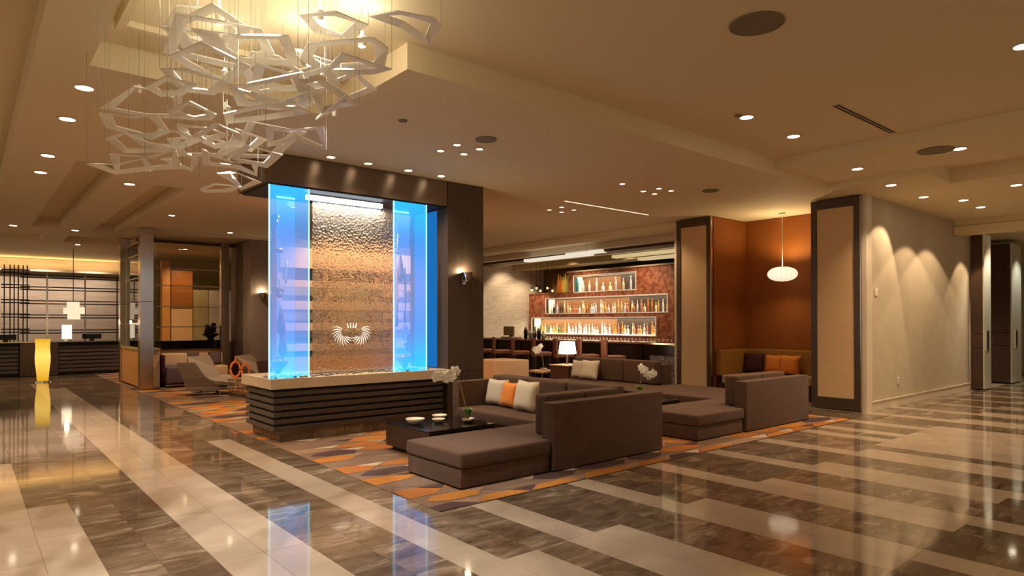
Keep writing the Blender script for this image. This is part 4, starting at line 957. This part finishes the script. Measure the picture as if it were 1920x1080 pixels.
for x in (3.85, 3.97, 4.08, 4.20): obj('bar', B().box(x, x+.03, 24.95, 24.98, 0, 3.05), K['blackiron'], t)
for x in (-1.2, 0.6, 2.0, 3.4): spot(x, 25.9, 3.6, 105, 110, .9, (1,.82,.62), aim=(x, 27.2, 1.6))  # fixtureless spots added to wash the reception wall
l = bpy.data.lights.new('cove_light', 'AREA'); l.shape = 'RECTANGLE'; l.size = 5.5; l.size_y = .15; l.energy = 26; l.color = (1,.70,.30)
o = bpy.data.objects.new('cove_light', l); o.location = (1.6, 26.9, 3.34); o.rotation_euler = (PI, 0, 0); C.objects.link(o)
struct('trim_8', B().box(-2, 4.6, 26.75, 27.19, 3.26, 3.32), K['trimw'])

# ---------------------------------------------------------------- chandelier of folded metal frames
FR=[
 ([(1.21,4.41,3.59),(1.5,4.59,3.58),(1.59,4.85,3.61),(1.26,5.33,3.59),(1.11,5.01,3.58),(1.09,4.91,3.61)],0.085),
 ([(1.12,4.58,3.46),(1.36,4.47,3.45),(1.64,4.25,3.45),(1.85,4.54,3.39),(1.51,4.9,3.42),(1.3,4.68,3.4)],0.085),
 ([(1.03,4.75,3.31),(1.13,4.35,3.3),(1.51,4.6,3.32),(1.57,5.34,3.4),(1.33,5.18,3.39)],0.07),
 ([(1.39,4.68,3.17),(1.67,4.1,3.17),(1.95,4.57,3.13),(1.78,4.84,3.13),(1.55,5.01,3.16)],0.08),
 ([(1.81,4.35,3.48),(2.13,4.0,3.49),(2.31,4.11,3.5),(2.33,4.2,3.4),(2.08,4.75,3.46),(1.86,4.62,3.47)],0.085),
 ([(1.72,4.27,3.62),(1.86,4.01,3.59),(2.15,4.11,3.62),(2.11,4.33,3.58),(1.95,4.56,3.66)],0.07),
 ([(2.13,4.07,3.66),(2.21,3.82,3.63),(2.42,3.69,3.6),(2.61,3.89,3.67),(2.69,4.15,3.63),(2.38,4.1,3.67)],0.075),
 ([(1.96,4.47,3.33),(1.87,3.95,3.3),(2.25,3.96,3.29),(2.22,4.17,3.31)],0.07),
 ([(0.71,5.32,3.01),(0.87,5.22,2.99),(1.03,5.08,3.0),(1.24,5.67,3.05),(1.12,5.72,2.98),(0.79,5.58,2.98)],0.07),
 ([(0.79,5.62,2.91),(0.85,5.23,2.88),(1.04,5.49,2.9),(1.22,5.53,2.9),(1.23,5.66,2.89),(1.0,6.13,2.94)],0.06),
 ([(0.83,5.71,2.82),(1.08,5.68,2.83),(1.19,5.27,2.82),(1.41,6.02,2.85),(1.24,6.03,2.82),(1.0,6.52,2.83)],0.07),
 ([(0.74,6.15,2.81),(0.89,5.95,2.79),(1.05,5.61,2.8),(1.21,6.07,2.82),(0.95,6.26,2.78)],0.06),
 ([(1.05,4.89,2.99),(1.13,4.65,3.01),(1.39,4.97,3.05),(1.39,5.1,3.04),(1.25,5.09,3.01),(1.11,5.09,3.02)],0.06),
 ([(1.28,5.19,2.92),(1.35,4.85,2.95),(1.52,4.85,2.91),(1.7,5.32,2.97),(1.58,5.68,2.98),(1.4,5.54,2.99)],0.06),
 ([(1.44,4.98,3.07),(1.61,4.68,3.09),(1.73,4.3,3.01),(1.87,4.45,3.03),(1.76,4.99,3.09),(1.53,5.22,3.07)],0.07),
 ([(1.66,4.74,2.96),(1.88,4.82,3.0),(2.01,4.53,2.98),(2.32,5.18,2.99),(1.96,4.94,2.96),(1.85,5.24,2.95)],0.075),
 ([(1.38,5.32,2.87),(1.53,5.42,2.85),(1.72,5.56,2.86),(1.9,5.6,2.9),(2.01,5.95,2.86),(1.73,5.67,2.84),(1.49,5.72,2.84)],0.065),
 ([(1.64,5.57,2.87),(1.66,5.18,2.92),(1.95,5.17,2.89),(2.0,5.66,2.88),(1.83,5.57,2.87)],0.065),
 ([(1.66,5.92,2.83),(1.75,5.66,2.8),(2.0,5.81,2.78),(1.95,6.21,2.77),(1.76,5.89,2.77)],0.055),
 ([(1.61,6.27,2.74),(1.68,6.11,2.77),(1.86,5.91,2.74),(1.84,6.16,2.73),(1.72,6.5,2.76)],0.05),
 ([(1.38,4.45,3.09),(1.78,4.72,3.17),(1.74,4.16,3.08),(1.91,4.63,3.12),(1.7,4.84,3.15)],0.07),
 ([(0.94,5.6,2.95),(1.2,5.43,3.0),(1.42,5.36,2.96),(1.33,5.7,2.94),(1.09,5.86,2.95)],0.06),
 ([(1.15,5.08,2.96),(1.4,5.14,2.99),(1.55,5.21,2.98),(1.52,5.74,3.03),(1.32,5.67,3.03)],0.06),
 ([(0.97,4.72,3.2),(1.06,4.47,3.15),(1.41,4.63,3.18),(1.36,4.92,3.17),(1.16,4.99,3.17)],0.065),
 ([(1.62,4.04,3.09),(1.81,4.11,3.16),(2.12,4.19,3.08),(1.99,4.56,3.08),(1.89,4.46,3.16)],0.07),
 ([(1.97,4.42,3.05),(1.96,4.06,3.08),(2.05,4.11,3.04),(2.04,4.29,3.07),(2.0,4.65,3.06)],0.05),
 ([(1.51,4.51,3.31),(1.81,4.5,3.3),(1.87,4.17,3.28),(2.05,4.33,3.24),(1.82,4.73,3.25),(1.63,4.96,3.32)],0.07),
 ([(0.96,5.13,3.19),(1.02,4.81,3.19),(1.18,4.65,3.13),(1.19,5.06,3.17),(1.08,5.23,3.18)],0.06),
 ([(1.53,5.02,2.99),(1.85,5.25,3.01),(1.84,5.6,2.98),(1.64,5.51,3.0)],0.06),
 ([(1.33,5.56,2.87),(1.41,5.49,2.83),(1.55,6.27,2.89),(1.24,6.0,2.9)],0.05),
]
ch = thing('chandelier', (1.8, 5.2, 3.72), 'large hanging sculpture of folded pale metal frames on thin cables with bright spotlights', 'chandelier')
def frame_mesh(P, wd):
    b = B(); n = len(P); P = [Vector(p) for p in P]; cxy = sum(((p.x) for p in P))/n, sum((p.y) for p in P)/n
    area = sum(P[i].x*P[(i+1)%n].y - P[(i+1)%n].x*P[i].y for i in range(n)); sg = 1 if area > 0 else -1
    inn = []
    for i in range(n):
        a = (P[i]-P[i-1]).to_2d(); c = (P[(i+1)%n]-P[i]).to_2d()
        a.normalize(); c.normalize(); na = Vector((-a.y, a.x))*sg; nc = Vector((-c.y, c.x))*sg
        m = na + nc; den = max(.45, 1+na.dot(nc)); m = m/den
        inn.append(Vector((P[i].x + m.x*wd, P[i].y + m.y*wd, P[i].z + .012)))
    th = Vector((0,0,.008))
    A = [b.bm.verts.new(p) for p in P]; I = [b.bm.verts.new(p) for p in inn]; A2 = [b.bm.verts.new(p+th) for p in P]; I2 = [b.bm.verts.new(p+th) for p in inn]
    for i in range(n):
        j = (i+1) % n
        for f in ((A[j],A[i],I[i],I[j]), (A2[i],A2[j],I2[j],I2[i]), (A[i],A[j],A2[j],A2[i]), (I[j],I[i],I2[i],I2[j])): b.bm.faces.new(f)
    return b
rf_ = random.Random(17)
for k in range(10):      # further frames filling the cloud
    u = rf_.random(); cx_ = rf_.uniform(1.15, 2.55); cy_ = 4.2 + 2.3*u; cz_ = 3.62 - .55*u + rf_.uniform(-.16, .32)
    if k >= 6: cx_ = rf_.uniform(1.2, 2.6); cy_ = rf_.uniform(4.2, 5.3); cz_ = rf_.uniform(3.40, 3.74)
    n = rf_.choice((4,5,6)); r0 = rf_.uniform(.26, .42); ph = rf_.uniform(0, 6); tx, ty = rf_.uniform(-.25,.25), rf_.uniform(-.25,.25)
    P = []
    for i in range(n):
        a = ph + 2*PI*i/n + rf_.uniform(-.2,.2); r = r0*rf_.uniform(.6,1.25); dx, dy = r*math.cos(a), r*math.sin(a)
        P.append((cx_+dx, cy_+dy, cz_+tx*dx+ty*dy+rf_.uniform(-.03,.03)))
    FR.append((P, rf_.uniform(.06,.08)))
for P, wd in FR:
    f = obj('metal_frame', frame_mesh(P, wd*1.0), K['frames'], ch)
    for i in (0, len(P)//2):
        p = P[i]; x, y = p[0]*.97+.03*1.8, p[1]*.97+.03*5.2
        zt = 3.948 if (.8 < p[0] < 2.9 and p[1] < 6.48) else 3.718
        obj('cable', B().tube([(p[0], p[1], p[2]+.006), (p[0], p[1], zt)], .0016, 4), K['wire'], f)
lamps = [(1.35,4.75,3.62),(1.9,4.35,3.66),(2.1,5.0,3.60),(1.6,5.5,3.50),(1.45,4.3,3.68),(2.3,4.5,3.64)]
for i, (x, y, z) in enumerate(lamps):
    g = obj('spotlight', B().lathe(x, y, [(.028, z), (.032, z+.07), (.012, z+.09), (.012, z+.12)], 12), K['white'], ch)
    obj('bulb', B().lathe(x, y, [(0, z-.003), (.026, z-.002), (.026, z+.001)], 12), emis('spot_bulb', (1,.95,.85), 12) if i == 0 else bpy.data.materials['spot_bulb'], g)
    obj('cable', B().tube([(x, y, z+.12), (x, y, 3.948)], .003, 5), K['wire'], g)
    spot(x, y, z-.02, 150, 74, .35, (1,.95,.86), .010, aim=(x+.25*(x-1.6), y-.05, 0))
    point(x, y, z+.15, 3.6, (1,.92,.76), .04)
for x, y, z in ((1.1,6.1,3.45),(1.32,6.0,3.43),(1.75,6.0,3.42),(1.6,5.4,3.2),(2.4,5.2,3.3)):
    g = obj('spotlight', B().lathe(x, y, [(.016, z), (.018, z+.06), (.006, z+.07)], 8), K['white'], ch)
    obj('cable', B().tube([(x, y, z+.07), (x, y, 3.948)], .002, 4), K['wire'], g)
